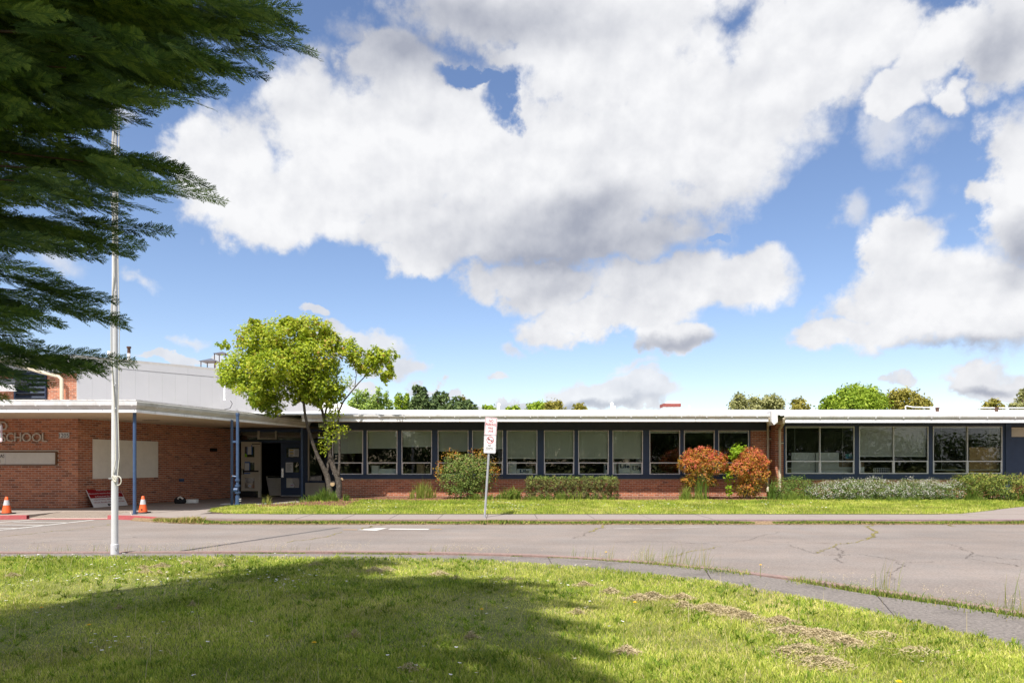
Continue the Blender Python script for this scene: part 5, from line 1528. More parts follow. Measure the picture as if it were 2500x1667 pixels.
# ------------------------------------------------------------------ the maple
MD = 23.4
mp = thing('maple_tree', tuple(P(817, 1219, MD)), 'multi stemmed maple with a broad yellow green crown by the entrance', 'tree')


def px_path(lst): return [P(u, v, MD + o) for u, v, o in lst]


trunk = MB().tube(px_path([(807, 1226, -.05), (806, 1205, -.05), (803, 1180, -.05), (798, 1160, -.05), (790, 1143, -.08), (775, 1112, -.15), (763, 1080, -.2), (752, 1045, -.25), (745, 1015, -.3), (741, 980, -.35), (735, 955, -.3), (722, 925, -.2), (700, 890, 0)]),
                  [.15, .115, .1, .094, .08, .062, .054, .05, .047, .044, .04, .03, .015], 12).build('trunk', M['trunk'], mp, True)
MB().tube(px_path([(824, 1226, .0), (826, 1205, 0), (828, 1185, 0), (824, 1165, 0), (813, 1140, 0), (806, 1110, .05), (801, 1075, .1), (795, 1040, .1), (786, 1000, .1), (774, 965, .15), (762, 930, .2), (755, 890, .2)]),
          [.14, .115, .106, .1, .086, .068, .058, .05, .046, .04, .03, .012], 12).build('trunk', M['trunk'], mp, True)
MB().tube(px_path([(798, 1150, .0), (803, 1125, .05), (807, 1100, .1), (800, 1060, .25), (792, 1020, .35), (800, 980, .4), (806, 930, .5)]), [.06, .055, .05, .045, .04, .03, .012], 10).build('trunk', M['trunk'], mp, True)
MB().tube(px_path([(826, 1160, -.05), (829, 1130, -.1), (829, 1080, -.1), (826, 1030, -.1), (827, 1005, -.1), (838, 980, -.1), (856, 958, -.1), (876, 934, -.1), (898, 912, -.1), (930, 880, -.1)]), [.05, .04, .036, .034, .032, .028, .024, .02, .015, .006], 10).build('trunk', M['trunk'], mp, True)
for lst, r in (([(826, 1010, -.1), (820, 960, 0), (822, 920, 0), (830, 870, 0)], .02), ([(741, 985, -.3), (720, 960, -.2), (680, 930, -.2), (640, 900, -.1)], .025), ([(785, 1000, .1), (770, 950, -.4), (750, 900, -.8), (720, 850, -.9)], .028),
               ([(774, 965, .15), (800, 930, .6), (815, 880, .9), (810, 830, .9)], .024), ([(866, 945, -.1), (870, 915, -.1), (862, 880, 0), (855, 850, 0)], .015), ([(762, 930, .2), (720, 890, .7), (650, 860, 1.0), (600, 840, 1.0)], .022), ([(722, 925, -.2), (660, 940, -.5), (610, 945, -.6), (570, 930, -.6)], .018)):
    MB().tube(px_path(lst), [r, r * .8, r * .6, r * .25], 8).build('branch', M['trunk'], mp, True)
sc1 = P(811.5, 1181, MD - .17)
MB().tube([sc1 + Vector((0, .12, .02)), sc1], [.07, .082], 14).build('branch_stub', M['trunk'], mp, True)
MB().tube([sc1, sc1 + Vector((0, -.008, 0))], [.079, .076], 14).build('sawn_face', M['cut_wood'], mp)
sc2 = P(835, 1169, MD - .02)
MB().tube([sc2 + Vector((-.08, .03, -.03)), sc2], [.06, .055], 12).build('branch_stub', M['trunk'], mp, True)
MB().tube([sc2, sc2 + Vector((.006, -.003, .003))], [.052, .05], 12).build('sawn_face', M['cut_wood'], mp)
S = MD / F
lob = []
for (u, v, ru, rv, o, ry) in [(544, 843, 16, 13, .1, .3), (588, 905, 46, 46, -.2, .9), (622, 835, 42, 42, .3, .9), (700, 832, 66, 50, .2, 1.3), (765, 806, 50, 32, .2, 1.0), (690, 900, 80, 50, -.5, 1.2),
                              (640, 950, 62, 34, -.4, .9), (668, 992, 26, 26, -.3, .4), (640, 978, 34, 22, -.3, .5), (820, 960, 24, 22, 0, .4), (768, 880, 60, 55, 0, 1.3), (782, 945, 52, 38, -.1, .9), (812, 835, 22, 26, .2, .6), (860, 856, 30, 30, 0, .6),
                              (930, 868, 40, 21, 0, .5), (893, 893, 38, 22, -.1, .5), (942, 908, 20, 28, -.1, .35), (555, 925, 22, 20, -.2, .4), (620, 790, 22, 12, .2, .4), (705, 790, 26, 14, .1, .5), (790, 985, 28, 14, -.2, .4), (735, 965, 40, 22, -.2, .6)]:
    lob.append((P(u, v, MD + o), (ru * S, ry, rv * S)))
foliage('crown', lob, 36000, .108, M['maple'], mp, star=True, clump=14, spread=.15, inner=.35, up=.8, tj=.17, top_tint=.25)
lob = [(P(806, 1050, MD - .2), (22 * S, .3, 40 * S)), (P(790, 1092, MD - .2), (16 * S, .2, 20 * S)), (P(812, 1010, MD - .2), (18 * S, .3, 18 * S)), (P(838, 1050, MD - .1), (14 * S, .2, 14 * S)), (P(848, 930, MD), (20 * S, .3, 16 * S))]
foliage('low_leaves', lob, 760, .085, M['maple'], mp, star=True, clump=4, spread=.3, inner=.2, up=.6, tj=.15)

# ------------------------------------------------------------------ shrubs by the wall


def shrub(name, u, v, D_, label, cat='shrub', group=None):
    x_, z_ = X(u, D_), strip_z(np.array([X(u, D_)]), np.array([D_]))[0]
    return thing(name, (x_, D_, float(z_)), label, cat, group)


def stems(par, n, r, h, spread, m_='twig'):
    b = par.location
    mb = MB()
    for i in range(n):
        a = random.uniform(0, 6.28); q = random.uniform(.1, 1) * spread
        p0 = Vector((b.x + random.uniform(-r, r), b.y + random.uniform(-.1, .1), b.z - .03))
        p2 = Vector((b.x + q * math.cos(a), b.y + q * math.sin(a) * .6, b.z + h * random.uniform(.6, 1)))
        mb.tube([p0, (p0 + p2) / 2 + Vector((random.uniform(-.05, .05), 0, .05)), p2], [.012, .009, .004], 5)
    return mb.build('stem', M[m_], par)


def box_lobes(u0, u1, v0, v1, D_, ry, nx, nz, jit=.1):
    out = []
    for i in range(nx):
        for k in range(nz):
            u = u0 + (u1 - u0) * (i + .5) / nx; v = v0 + (v1 - v0) * (k + .5) / nz
            out.append((P(u, v, D_ + random.uniform(-jit, jit)), ((u1 - u0) / nx * D_ / F * .62, ry, (v1 - v0) / nz * D_ / F * .62)))
    return out


s1 = shrub('round_shrub', 1138, 0, 24.0, 'big round olive green shrub with bronze tips behind the sign post', group='shrubs along the classroom wall')
lob = [(P(1138, 1155, 24), (60 * .0144, .85, 45 * .0144)), (P(1110, 1165, 23.8), (42 * .0144, .7, 40 * .0144)), (P(1170, 1160, 23.9), (42 * .0144, .7, 42 * .0144)), (P(1140, 1200, 23.8), (50 * .0144, .7, 20 * .0144)), (P(1120, 1125, 24), (34 * .0144, .5, 18 * .0144)), (P(1165, 1123, 24), (32 * .0144, .5, 18 * .0144))]
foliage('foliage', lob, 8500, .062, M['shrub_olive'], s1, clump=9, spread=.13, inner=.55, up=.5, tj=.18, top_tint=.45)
foliage('young_leaves', [(P(1100, 1108, 24), (.35, .3, .14)), (P(1170, 1105, 24), (.4, .3, .14)), (P(1205, 1150, 23.9), (.2, .3, .35)), (P(1072, 1150, 23.9), (.15, .3, .35))], 700, .055, M['nandina'], s1, clump=4, spread=.35, inner=.4, tj=.15)
stems(s1, 16, .35, 1.0, .6)

s2 = shrub('clipped_hedge', 1397, 0, 23.9, 'low clipped brown green hedge below the seventh and eighth windows', 'hedge', 'shrubs along the classroom wall')
foliage('foliage', box_lobes(1284, 1510, 1166, 1222, 23.9, .5, 12, 2), 22000, .042, M['hedge_brown'], s2, clump=12, spread=.16, inner=.5, up=.45, tj=.16, top_tint=.35)
foliage('fresh_tips', box_lobes(1288, 1506, 1162, 1170, 23.9, .5, 12, 1), 1800, .045, M['shrub_olive'], s2, clump=6, spread=.3, inner=.2, up=.9, tj=.14)

s3 = shrub('red_shrub', 1710, 0, 24.0, 'bushy orange red nandina below the last two windows', group='shrubs along the classroom wall')
lob = [(P(1712, 1112, 24), (.62, .5, .32)), (P(1690, 1135, 23.9), (.5, .5, .3)), (P(1745, 1135, 23.9), (.45, .45, .32)), (P(1710, 1165, 23.9), (.5, .45, .3)), (P(1680, 1175, 23.8), (.25, .3, .22)), (P(1735, 1180, 23.9), (.25, .3, .18)), (P(1672, 1122, 23.9), (.2, .3, .2)), (P(1762, 1118, 24), (.18, .25, .18))]
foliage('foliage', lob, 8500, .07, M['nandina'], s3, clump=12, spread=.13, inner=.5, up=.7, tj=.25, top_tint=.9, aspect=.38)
stems(s3, 14, .12, 1.1, .35)
s4 = shrub('red_shrub', 1822, 0, 23.9, 'taller orange red nandina mixed with lime leaves beside the cream downpipe', group='shrubs along the classroom wall')
lob = [(P(1835, 1118, 23.9), (.45, .45, .36)), (P(1815, 1145, 23.8), (.55, .5, .36)), (P(1845, 1160, 23.8), (.42, .45, .4)), (P(1825, 1190, 23.8), (.5, .45, .33)), (P(1860, 1130, 23.9), (.25, .3, .25)), (P(1870, 1155, 23.8), (.15, .2, .15))]
foliage('foliage', lob, 9000, .07, M['nandina'], s4, clump=12, spread=.13, inner=.5, up=.7, tj=.25, top_tint=.9, aspect=.38)
foliage('lime_leaves', [(P(1803, 1098, 24.1), (.26, .25, .2)), (P(1790, 1113, 24.1), (.12, .2, .2)), (P(1778, 1165, 23.9), (.17, .2, .22)), (P(1778, 1195, 23.9), (.12, .2, .25))], 700, .085, M['lime'], s4, clump=6, spread=.25, inner=.3, tj=.15)
stems(s4, 14, .15, .9, .3)
s5 = shrub('green_shrub', 1935, 0, 23.6, 'dark green bushy shrub at the foot of the second downpipe', group='shrubs along the classroom wall')
foliage('foliage', [(P(1912, 1190, 23.6), (.42, .5, .38)), (P(1950, 1188, 23.6), (.5, .5, .36)), (P(1935, 1210, 23.5), (.7, .5, .28)), (P(1975, 1200, 23.6), (.25, .4, .28)), (P(1892, 1205, 23.6), (.2, .35, .25))], 6500, .06, M['green_shrub'], s5, clump=8, spread=.15, inner=.45, up=.6, tj=.18, top_tint=.3, aspect=.35)
s6 = shrub('white_flowering_shrub', 2160, 0, 23.0, 'long low shrub covered in tiny white flowers under the wide windows', group='shrubs along the classroom wall')
lb6 = box_lobes(2000, 2325, 1180, 1228, 23.0, .5, 13, 2)
lb6 = [(P(u_, v_, 23.0 + random.uniform(-.1, .1)), (ru_ * .0138, .5, rv_ * .0138)) for u_, v_, ru_, rv_ in [(2000 + i * 23 + random.uniform(-6, 6), 1200 + random.uniform(-5, 5) + (5 if i in (0, 14) else 0), 25, 27 + random.uniform(-4, 4)) for i in range(15)]]
foliage('foliage', lb6, 30000, .046, M['daphne'], s6, clump=10, spread=.16, inner=.45, up=.6, tj=.18, top_tint=.35, aspect=.5)
foliage('blossom', [(c_ + Vector((0, -.03, .07)), (r_[0], r_[1], r_[2] * .92)) for c_, r_ in lb6], 11000, .024, M['blossom'], s6, clump=6, spread=.12, inner=.9, up=.6, tj=.2, aspect=.9)
foliage('young_leaves', box_lobes(2005, 2320, 1172, 1182, 23.0, .45, 12, 1), 1100, .05, M['far_pale'], s6, clump=4, spread=.4, inner=.2, up=1.0, aspect=.2)
s7 = shrub('yellow_green_hedge', 2430, 0, 23.0, 'broad yellow green hedge in front of the navy side door', 'hedge', 'shrubs along the classroom wall')
foliage('foliage', box_lobes(2340, 2440, 1158, 1200, 23.0, .6, 4, 2) + box_lobes(2380, 2590, 1160, 1236, 22.9, .7, 8, 3) + [(P(2360, 1180, 23), (.25, .4, .25))], 15000, .055, M['pieris'], s7, clump=10, spread=.2, inner=.5, up=.6, tj=.18, top_tint=.45)
stems(s7, 20, .7, .6, .9)


# ------------------------------------------------------------------ background trees


def blob_tree(name, D_, lobes_px, n, size, m_, label, group, tw=.25, **kw):
    us_ = [l[0] for l in lobes_px]
    uc = sum(us_) / len(us_)
    x_ = X(uc, D_)
    t = thing(name, (x_, D_, -.13), label, 'tree', group)
    lob = []
    for (u, v, ru, rv) in lobes_px:
        s_ = D_ / F
        lob.append((P(u, v, D_ + random.uniform(-.8, .8)), (ru * s_, min(ru, rv) * s_ * 1.0 + .3, rv * s_)))
    zt = max(l[0].z for l in lob)
    tb = MB().tube([(x_, D_, -.2), (x_ + .1, D_, zt * .5), (x_, D_, zt * .92)], [tw, tw * .7, tw * .2], 8)
    tk = tb.build('trunk', M['dark_bark'], t)
    br = MB()
    for l in lob[:6]:
        br.tube([(x_, D_, zt * .35), ((x_ + l[0].x) / 2, D_, (zt * .35 + l[0].z) / 2 + .3), tuple(l[0])], [tw * .4, tw * .3, .04], 6)
    br.build('limb', M['dark_bark'], t)
    foliage('crown', lob, n, size, M[m_], t, **kw)
    return t


GB = 'trees beyond the roof'
kw = dict(clump=8, spread=.3, inner=.3, up=.5, tj=.24)
for i, (u, v, w) in enumerate(((868, 955, 20), (893, 952, 17), (922, 951, 16), (945, 960, 14))):
    lb_ = [(u + random.uniform(-6, 6), v + k * 16 + 8, w * (.45 + .2 * k), 15) for k in range(5)] + [(u - w * .6, v + 40, 7, 26), (u + w * .6, v + 34, 6, 24)]
    blob_tree('poplar_tree', 62 + i, lb_, 1700, .24, 'far_poplar', ['slim light green poplar just right of the maple crown', 'second slim poplar from the maple over the white roof', 'third slim poplar from the maple over the white roof', 'shorter slim poplar beside the yellower pair'][i], GB, .12, **kw)
blob_tree('poplar_tree', 60, [(973, 975, 9, 15), (975, 992, 12, 14), (977, 1010, 14, 16), (972, 1030, 16, 20)], 1600, .26, 'far_bright', 'narrow yellow green tree with a rounded top beside the dark conifers', GB, .12, **kw)
blob_tree('poplar_tree', 60.5, [(993, 970, 5, 10), (992, 985, 9, 14), (993, 1005, 12, 16), (993, 1030, 16, 20)], 1400, .26, 'far_bright', 'thin pointed yellow green tree touching the tall dark conifer', GB, .12, **kw)
kd = dict(clump=10, spread=.14, inner=.6, up=.35, tj=.2)
blob_tree('dark_conifer', 55, [(1018, 950, 9, 10), (1030, 956, 10, 12), (1028, 972, 18, 18), (1028, 992, 30, 22), (1030, 1015, 38, 25), (1030, 1040, 40, 30)], 6500, .26, 'far_dark', 'tallest dark green conifer over the roof with a brown tip', GB, .4, **kd)
blob_tree('dark_conifer', 56, [(1076, 970, 20, 14), (1076, 985, 24, 20), (1076, 1010, 26, 24), (1076, 1035, 28, 26)], 4200, .26, 'far_dark', 'round topped dark green tree between the two wider conifers', GB, .4, **kd)
blob_tree('dark_conifer', 54, [(1108, 985, 16, 12), (1118, 974, 7, 9), (1112, 1000, 30, 18), (1130, 1000, 24, 20), (1112, 1025, 38, 26)], 4600, .26, 'far_dark', 'wide low dark green conifer with a lumpy top', GB, .4, **kd)
blob_tree('dark_conifer', 55, [(1147, 985, 8, 9), (1150, 1000, 16, 14), (1160, 1015, 16, 16), (1150, 1035, 22, 24)], 2400, .24, 'far_dark', 'small dark green conifer at the end of the dark group', GB, .3, **kd)
blob_tree('dark_conifer', 57, [(1132, 970, 3.5, 6), (1132, 979, 6, 6), (1132, 990, 8, 8), (1132, 1010, 10, 16)], 700, .2, 'far_olive', 'brownish pointed conifer tip among the dark group', GB, .2, **kd)
blob_tree('far_tree', 64, [(1190, 995, 14, 6), (1200, 998, 10, 7), (1195, 1020, 18, 20)], 1400, .24, 'far_bright', 'small green treetop left of the hooded vent pipe', GB, .2, **kw)
blob_tree('far_tree', 64, [(1245, 998, 10, 5), (1258, 997, 9, 7), (1250, 1020, 16, 20)], 1400, .24, 'far_bright', 'small green treetop right of the hooded vent pipe', GB, .2, **kw)
blob_tree('far_tree', 62, [(1300, 992, 14, 9), (1320, 990, 16, 9), (1310, 1015, 32, 22)], 2400, .24, 'far_bright', 'mid green treetop above the sixth window', GB, .25, **kw)
blob_tree('far_tree', 60, [(1345, 988, 14, 8), (1362, 988, 10, 9), (1352, 1012, 26, 22)], 2200, .24, 'far_olive', 'bronze treetop above the seventh window', GB, .25, **kw)
blob_tree('far_tree', 60, [(1412, 992, 13, 7), (1418, 998, 16, 8), (1414, 1018, 20, 20)], 1600, .24, 'far_olive', 'small bronze treetop standing alone above the eighth window', GB, .2, **kw)
blob_tree('pale_tree', 60, [(1805, 975, 14, 13), (1795, 992, 14, 12), (1818, 990, 14, 14), (1842, 982, 13, 14), (1838, 1000, 16, 14), (1810, 1020, 30, 22)], 3200, .25, 'far_pale', 'pale dusty green tree with a pointed crown left of the eaves joint', GB, .25, **kw)
blob_tree('pale_tree', 61, [(1880, 978, 15, 14), (1865, 992, 15, 13), (1895, 988, 16, 16), (1905, 985, 8, 10), (1885, 1018, 30, 22)], 3200, .25, 'far_pale', 'pale dusty green tree with a rounded crown above the eaves joint', GB, .25, **kw)
blob_tree('far_tree', 60, [(1941, 985, 9, 10), (1955, 983, 9, 12), (1948, 997, 18, 10), (1965, 995, 10, 9), (1950, 1020, 24, 22)], 2000, .25, 'far_olive', 'small olive tree standing alone between the pale and the big bright trees', GB, .2, **kw)
blob_tree('bright_tree', 58, [(2095, 958, 30, 18), (2070, 965, 24, 18), (2125, 965, 26, 18), (2095, 985, 55, 22), (2145, 985, 20, 18), (2100, 1020, 60, 30)], 7500, .27, 'far_bright', 'big round bright green tree over the wide windows', GB, .4, **kw)
blob_tree('bright_tree', 60, [(2035, 975, 18, 10), (2025, 985, 20, 12), (2010, 994, 12, 8), (2045, 990, 24, 14), (2030, 1018, 34, 24)], 3000, .27, 'far_bright', 'lower bright green tree on the left flank of the big round one', GB, .3, **kw)
blob_tree('olive_tree', 60, [(2190, 962, 18, 12), (2210, 962, 15, 12), (2170, 980, 20, 16), (2200, 985, 36, 20), (2235, 968, 9, 14), (2250, 985, 16, 15), (2264, 985, 6, 14), (2210, 1020, 50, 26)], 5200, .25, 'far_olive', 'wide yellow bronze tree right of the big round one', GB, .35, **kw)
blob_tree('far_tree', 60, [(2412, 988, 8, 8), (2430, 984, 9, 10), (2422, 996, 20, 8), (2445, 995, 8, 6), (2425, 1020, 26, 20)], 1900, .25, 'far_olive', 'low olive treetop behind the roof conduit', GB, .2, **kw)
blob_tree('far_tree', 60, [(2495, 972, 9, 16), (2505, 960, 9, 16), (2480, 992, 14, 8), (2505, 1000, 26, 20)], 2200, .25, 'far_pale', 'thin pale tree cut by the right edge of the roof', GB, .2, **kw)

# trees on the camera's side of the road, seen in the window glass
proto = None
for i, (x_, y_, sc_) in enumerate([(-34, -30, 1.1), (-25, -34, 1.3), (-17, -28, 1.0), (-8, -36, 1.25), (1, -30, 1.05), (8, -38, 1.3), (15, -27, .95), (22, -33, 1.2), (30, -30, 1.1), (38, -36, 1.3), (-43, -32, 1.2)]):
    if proto is None:
        t = thing('broadleaf_tree', (x_, y_, -.13), 'dark green broadleaf tree on the near side of the road behind the viewer', 'tree', 'trees mirrored in the windows')
        b = Vector((x_, y_, 0))
        MB().tube([b + Vector((0, 0, -.2)), b + Vector((.2, 0, 3)), b + Vector((0, .2, 7))], [.35, .28, .1], 8).build('trunk', M['dark_bark'], t)
        foliage('crown', [(b + Vector(q), r) for q, r in (((0, 0, 6), (4, 4, 3.6)), ((-2, 0, 4.2), (2.6, 2.6, 2)), ((2, .5, 4.5), (2.6, 2.6, 2.2)), ((0, 0, 8.6), (2.4, 2.4, 2)))], 9000, .34, M['far_dark'], t, clump=10, spread=.35, inner=.4)
        proto = t
    else:
        c_ = proto.copy(); COL.objects.link(c_); c_.location = (x_, y_, -.13); c_.scale = (sc_, sc_, sc_); c_.rotation_euler = (0, 0, i * 1.3)
        for k in proto.children:
            q = k.copy(); COL.objects.link(q); q.parent = c_; q.matrix_parent_inverse = k.matrix_parent_inverse.copy()

hb = thing('added_hedge', (0, -24, -.13), 'long tall dark hedge added unseen behind the viewer to darken the window reflections', 'hedge')  # unseen hedge, added so the lower panes reflect something dark
foliage('foliage', [((x_ * 1.0, -24 + random.uniform(-1, 1), 2.0 + random.uniform(-.2, .9)), (2.6, 1.4, 2.7)) for x_ in np.arange(-52, 53, 2.6)], 36000, .42, M['far_dark'], hb, clump=8, spread=.3, inner=.3)

# ------------------------------------------------------------------ the cypress at the left


def spray_template(L0=.55, seed=0):
    """A long feathery spray along +X: axis, forward swept side twigs, sub twigs, all thin kites."""
    r = np.random.default_rng(seed)
    Vs, Ts = [], []

    def kite(p, d, l, w, t, drop=0.0):
        q = np.array([-d[1], d[0], 0.0])
        e = p + d * l + np.array([0, 0, -drop])
        m = p + d * l * .4 + np.array([0, 0, -drop * .25])
        Vs.append([p, m + q * w / 2, e, m - q * w / 2]); Ts.append(t)

    x = .02; side = 1
    zc = lambda s_: -.16 * s_ * s_ / L0
    while x < L0:
        f_ = x / L0
        kite(np.array([x - .03, 0, zc(x - .03)]), np.array([1., 0, 0]), .055, .006, .3)
        l = (.15 * (1 - f_) ** .6 + .03) * r.uniform(.6, 1.3) * min(1, .35 + f_ * 3)
        a = math.radians(r.uniform(20, 33)) * side
        d = np.array([math.cos(a), math.sin(a), r.uniform(-.15, .05)])
        p = np.array([x, 0, zc(x)])
        tt = r.uniform(.2, .8)
        kite(p, d, l, .006, tt, l * .1)
        y = .012
        while y < l:
            g_ = y / l
            pp = p + d * y + np.array([0, 0, -l * .1 * g_])
            for s2 in (1, -1):
                a2 = a + s2 * math.radians(r.uniform(18, 32))
                d3 = np.array([math.cos(a2), math.sin(a2), r.uniform(-.25, .15)])
                kite(pp, d3, (.045 * (1 - g_) + .014) * r.uniform(.7, 1.3), .0065, min(1, tt + r.uniform(-.15, .3)), .002)
            y += .0155
        side = -side
        x += .019
    return np.array(Vs), np.array(Ts)


TEMPL = [spray_template(.48 + .05 * k, k) for k in range(5)]
TREE = Vector((-4.5, 3.1, 0))
cy = thing('cypress_tree', (TREE.x, TREE.y, 0.02), 'dark green cypress with drooping ferny sprays hanging in from the left', 'tree')
MB().tube([(TREE.x, TREE.y, -.1), (TREE.x, TREE.y, .5), (TREE.x + .05, TREE.y, 4), (TREE.x + .1, TREE.y, 7), (TREE.x + .2, TREE.y, 9.6)], [.36, .28, .2, .11, .02], 14).build('trunk', M['dark_bark'], cy, True)


def frame_for(d, roll):
    d = d / np.linalg.norm(d)
    up = np.array([0, 0, 1.0])
    y = np.cross(up, d); y /= max(np.linalg.norm(y), 1e-6)
    z = np.cross(d, y)
    y2 = y * math.cos(roll) + z * math.sin(roll)
    return np.stack([d, y2, np.cross(d, y2)], 1)


CV, CT = [], []
crng = np.random.default_rng(11)


def put_spray(p, d, sc_, check=False):
    if check and p[1] > -.3:
        # off-picture boughs stay off the picture and clear of the viewer
        if p[1] > .15:
            u = HU + F * p[0] / p[1]; v = HV - F * (p[2] - CZ) / p[1]
            m_ = 1.0 * sc_ * F / p[1]
            if -m_ < u < 2500 + m_ and v > -m_: return
    if (p[0] ** 2 + p[1] ** 2) < 1.2: return
    V4, t = TEMPL[crng.integers(5)]
    Rm = frame_for(d, crng.choice((-1, 1)) * crng.uniform(.3, 1.45))
    CV.append(V4.reshape(-1, 3) @ Rm.T * sc_ + p)
    CT.append(np.clip(t + crng.normal() * .12, 0, 1))


def bough(tip, z0, n, sc_=1.0, frac=.55, check=False, spread=.35, sag=.25, dr=.4, stick=True):
    tip = np.array(tip, dtype=float); root = np.array([TREE.x, TREE.y, z0])
    v = tip - root; Ld = np.linalg.norm(v)
    hd = v / Ld
    sd = np.cross(hd, np.array([0, 0, 1.0])); sd /= np.linalg.norm(sd)
    pt = lambda s_: root + v * s_ + np.array([0, 0, sag * Ld * .3 * (s_ * (1 - s_)) * 4 * .5])
    if stick:
        pts = [Vector(pt(s_)) for s_ in np.linspace(0, .8, 7)]
        MB().tube(pts, [.028, .024, .02, .015, .01, .006, .003], 6).build('branch', M['dark_bark'], cy)
    for i in range(n):
        s_ = 1 - (1 - frac) * crng.random() ** 1.15
        side = crng.choice((-1, 1))
        w = spread * (1 - s_) * Ld * crng.random() ** .8
        p = pt(s_) + sd * side * w + np.array([0, 0, -abs(w) * .25 - crng.random() * .1])
        d = hd * 1.0 + sd * side * crng.uniform(.0, .55) + np.array([0, 0, crng.uniform(-dr, .1)])
        back = d / np.linalg.norm(d) * .5 * sc_
        put_spray(p - back, d, sc_ * crng.uniform(.75, 1.1), check)
    put_spray(tip - hd * .5 * sc_, hd + np.array([0, 0, -.12]), sc_, check)


tips = [(748, 35, 5.2), (750, 90, 5.4), (700, 10, 5.0), (628, 140, 5.0), (560, 125, 5.6), (540, 195, 5.3), (468, 205, 5.0), (378, 240, 5.2), (305, 275, 5.0), (610, 70, 5.8), (480, 130, 5.9), (420, 165, 5.5), (330, 200, 5.8), (230, 285, 5.4), (180, 270, 4.9),
        (480, 392, 5.5), (498, 446, 5.3), (420, 450, 5.0), (380, 388, 5.7), (330, 415, 5.5), (260, 390, 5.4), (320, 480, 4.9), (180, 430, 5.2), (110, 460, 5.0),
        (378, 545, 5.3), (345, 575, 5.1), (245, 545, 5.0), (190, 575, 4.8), (85, 620, 4.7), (120, 540, 5.3), (50, 580, 5.0),
        (262, 697, 5.3), (306, 752, 5.2), (180, 760, 4.9), (110, 715, 5.2), (50, 685, 5.0), (60, 755, 5.3),
        (290, 860, 5.2), (215, 872, 5.0), (100, 890, 4.8), (0, 925, 4.7), (50, 845, 4.9), (-20, 815, 5.1),
        (400, 50, 5.9), (250, 50, 5.6), (120, 30, 5.2), (300, 115, 5.5), (150, 130, 5.4), (60, 220, 5.2), (180, 200, 5.8), (0, 320, 5.0), (80, 300, 5.4), (0, 130, 5.0), (10, 420, 4.9), (-10, 520, 5.0), (560, 30, 5.9), (480, 10, 5.4),
        (350, -10, 5.0), (650, -50, 5.5), (500, -70, 5.6), (200, -70, 5.3), (0, -50, 5.0), (760, -70, 5.3), (-120, 280, 4.7), (-150, 90, 4.9)]
for (u, v, D_) in tips:
    D_ = 3.7 + (D_ - 5.2) * .9
    tp = P(u - 14, v - 3, D_)
    L_ = (tp - TREE).xy.length
    bough(tp, CZ + (tp.z - CZ) * .84 + .1 * random.random(), 36 if v < 330 else (14 if v < 500 else 10), .72, .42 if v < 340 else .5, spread=.34 if v < 480 else .22, sag=.3, dr=.62 if v < 330 else .36)
# boughs over and behind the viewer that shade the lawn
for i in range(70):
    z0 = 3.2 + 6.6 * (i / 70) ** 1.1
    a = i * 2.39996
    rad = 2.6 * (1 - (z0 - 3.0) / 8.2) ** .8 + .2
    dx, dy = math.cos(a), math.sin(a)
    if dx > .2: rad *= .8
    if dx < -.1 and dy > -.2: rad *= .42
    tp = (TREE.x + dx * rad, TREE.y + dy * rad, z0 - .15 * rad)
    bough(tp, z0 + .2, 11, 1.7, .3, True, .4, stick=False)
# long boughs reaching out above the picture and over the viewer
for i in range(150):
    hx, hy = (i * .754877) % 1, (i * .569840) % 1
    gx_, gy_ = -3.7 + 4.6 * hx, 2.0 + 5.6 * hy
    if gy_ > 5.9 + (gx_ + 3.9) * .85 or gx_ < -3.5 and gy_ > 5: continue
    hgt_ = 4.8 + 3.4 * ((i * .381966) % 1)
    if gy_ - .627 * hgt_ > .5: hgt_ = max(hgt_, 6.0)
    bough((gx_ - .243 * hgt_, gy_ - .627 * hgt_, hgt_), hgt_ + .5, 10, 1.4, .62, True, .5, stick=False)
CVa = np.concatenate(CV); CTa = np.concatenate(CT)
Fq = np.arange(len(CVa)).reshape(-1, 4)
add('crown', arr_mesh('crown', CVa, Fq, CTa, [M['cypress']]), cy)
print('cypress kites', len(Fq))

# ------------------------------------------------------------------ grass, weeds, daisies


def scatter(n, x0, x1, y0, y1, poly, dens=None):
    x_ = RNG.uniform(x0, x1, n); y_ = RNG.uniform(y0, y1, n)
    k = inside(poly, x_, y_)
    if dens is not None: k &= RNG.random(n) < dens(x_, y_)
    return x_[k], y_[k]


def stuff(name, V, F3, t, m_, label=None):
    o = add(name, arr_mesh(name, V, F3, t, [m_]))
    o['kind'] = 'stuff'
    if label: o['label'] = label
    return o


gx, gy, gw_ = [], [], []
for (ya, yb_, dens) in ((3.0, 4.8, 8200), (4.8, 6.6, 5200), (6.6, 8.4, 3400), (8.4, 10.6, 2300)):
    xa_, xb_ = -.8 * yb_ - 1.0, min(.8 * yb_ + .8, 5)
    x_, y_ = scatter(int((yb_ - ya) * (xb_ - xa_) * dens), xa_, xb_, ya, yb_, lawn_poly)
    gx.append(x_); gy.append(y_)
gx, gy = np.concatenate(gx), np.concatenate(gy)
n = len(gx)
patch = vnoise(gx, gy, .9, 1) * .5 + vnoise(gx, gy, 2.6, 2) * .3 + vnoise(gx, gy, 7, 4) * .2
h = (.018 + .026 * RNG.random(n)) * (.65 + .8 * patch)
w = .0024 + .0004 * gy + .0018 * RNG.random(n)
wide = RNG.random(n) < .06 * (patch > .5)
w[wide] *= 2.6
t = np.clip(.12 + .75 * (1 - patch) * .9 + .16 * np.clip((gx + 1) / 4, 0, 1) + RNG.normal(size=n) * .2, 0, 1)
t[wide] = np.clip(t[wide] - .25, 0, 1)
pos = np.stack([gx, gy, np.full(n, .03)], 1)
V, F3, tt = blades_arrays(pos, h, w, 1.0, t)
stuff('lawn_grass', V, F3, tt, M['lawn'], 'mown green grass with yellowish patches on the front lawn')
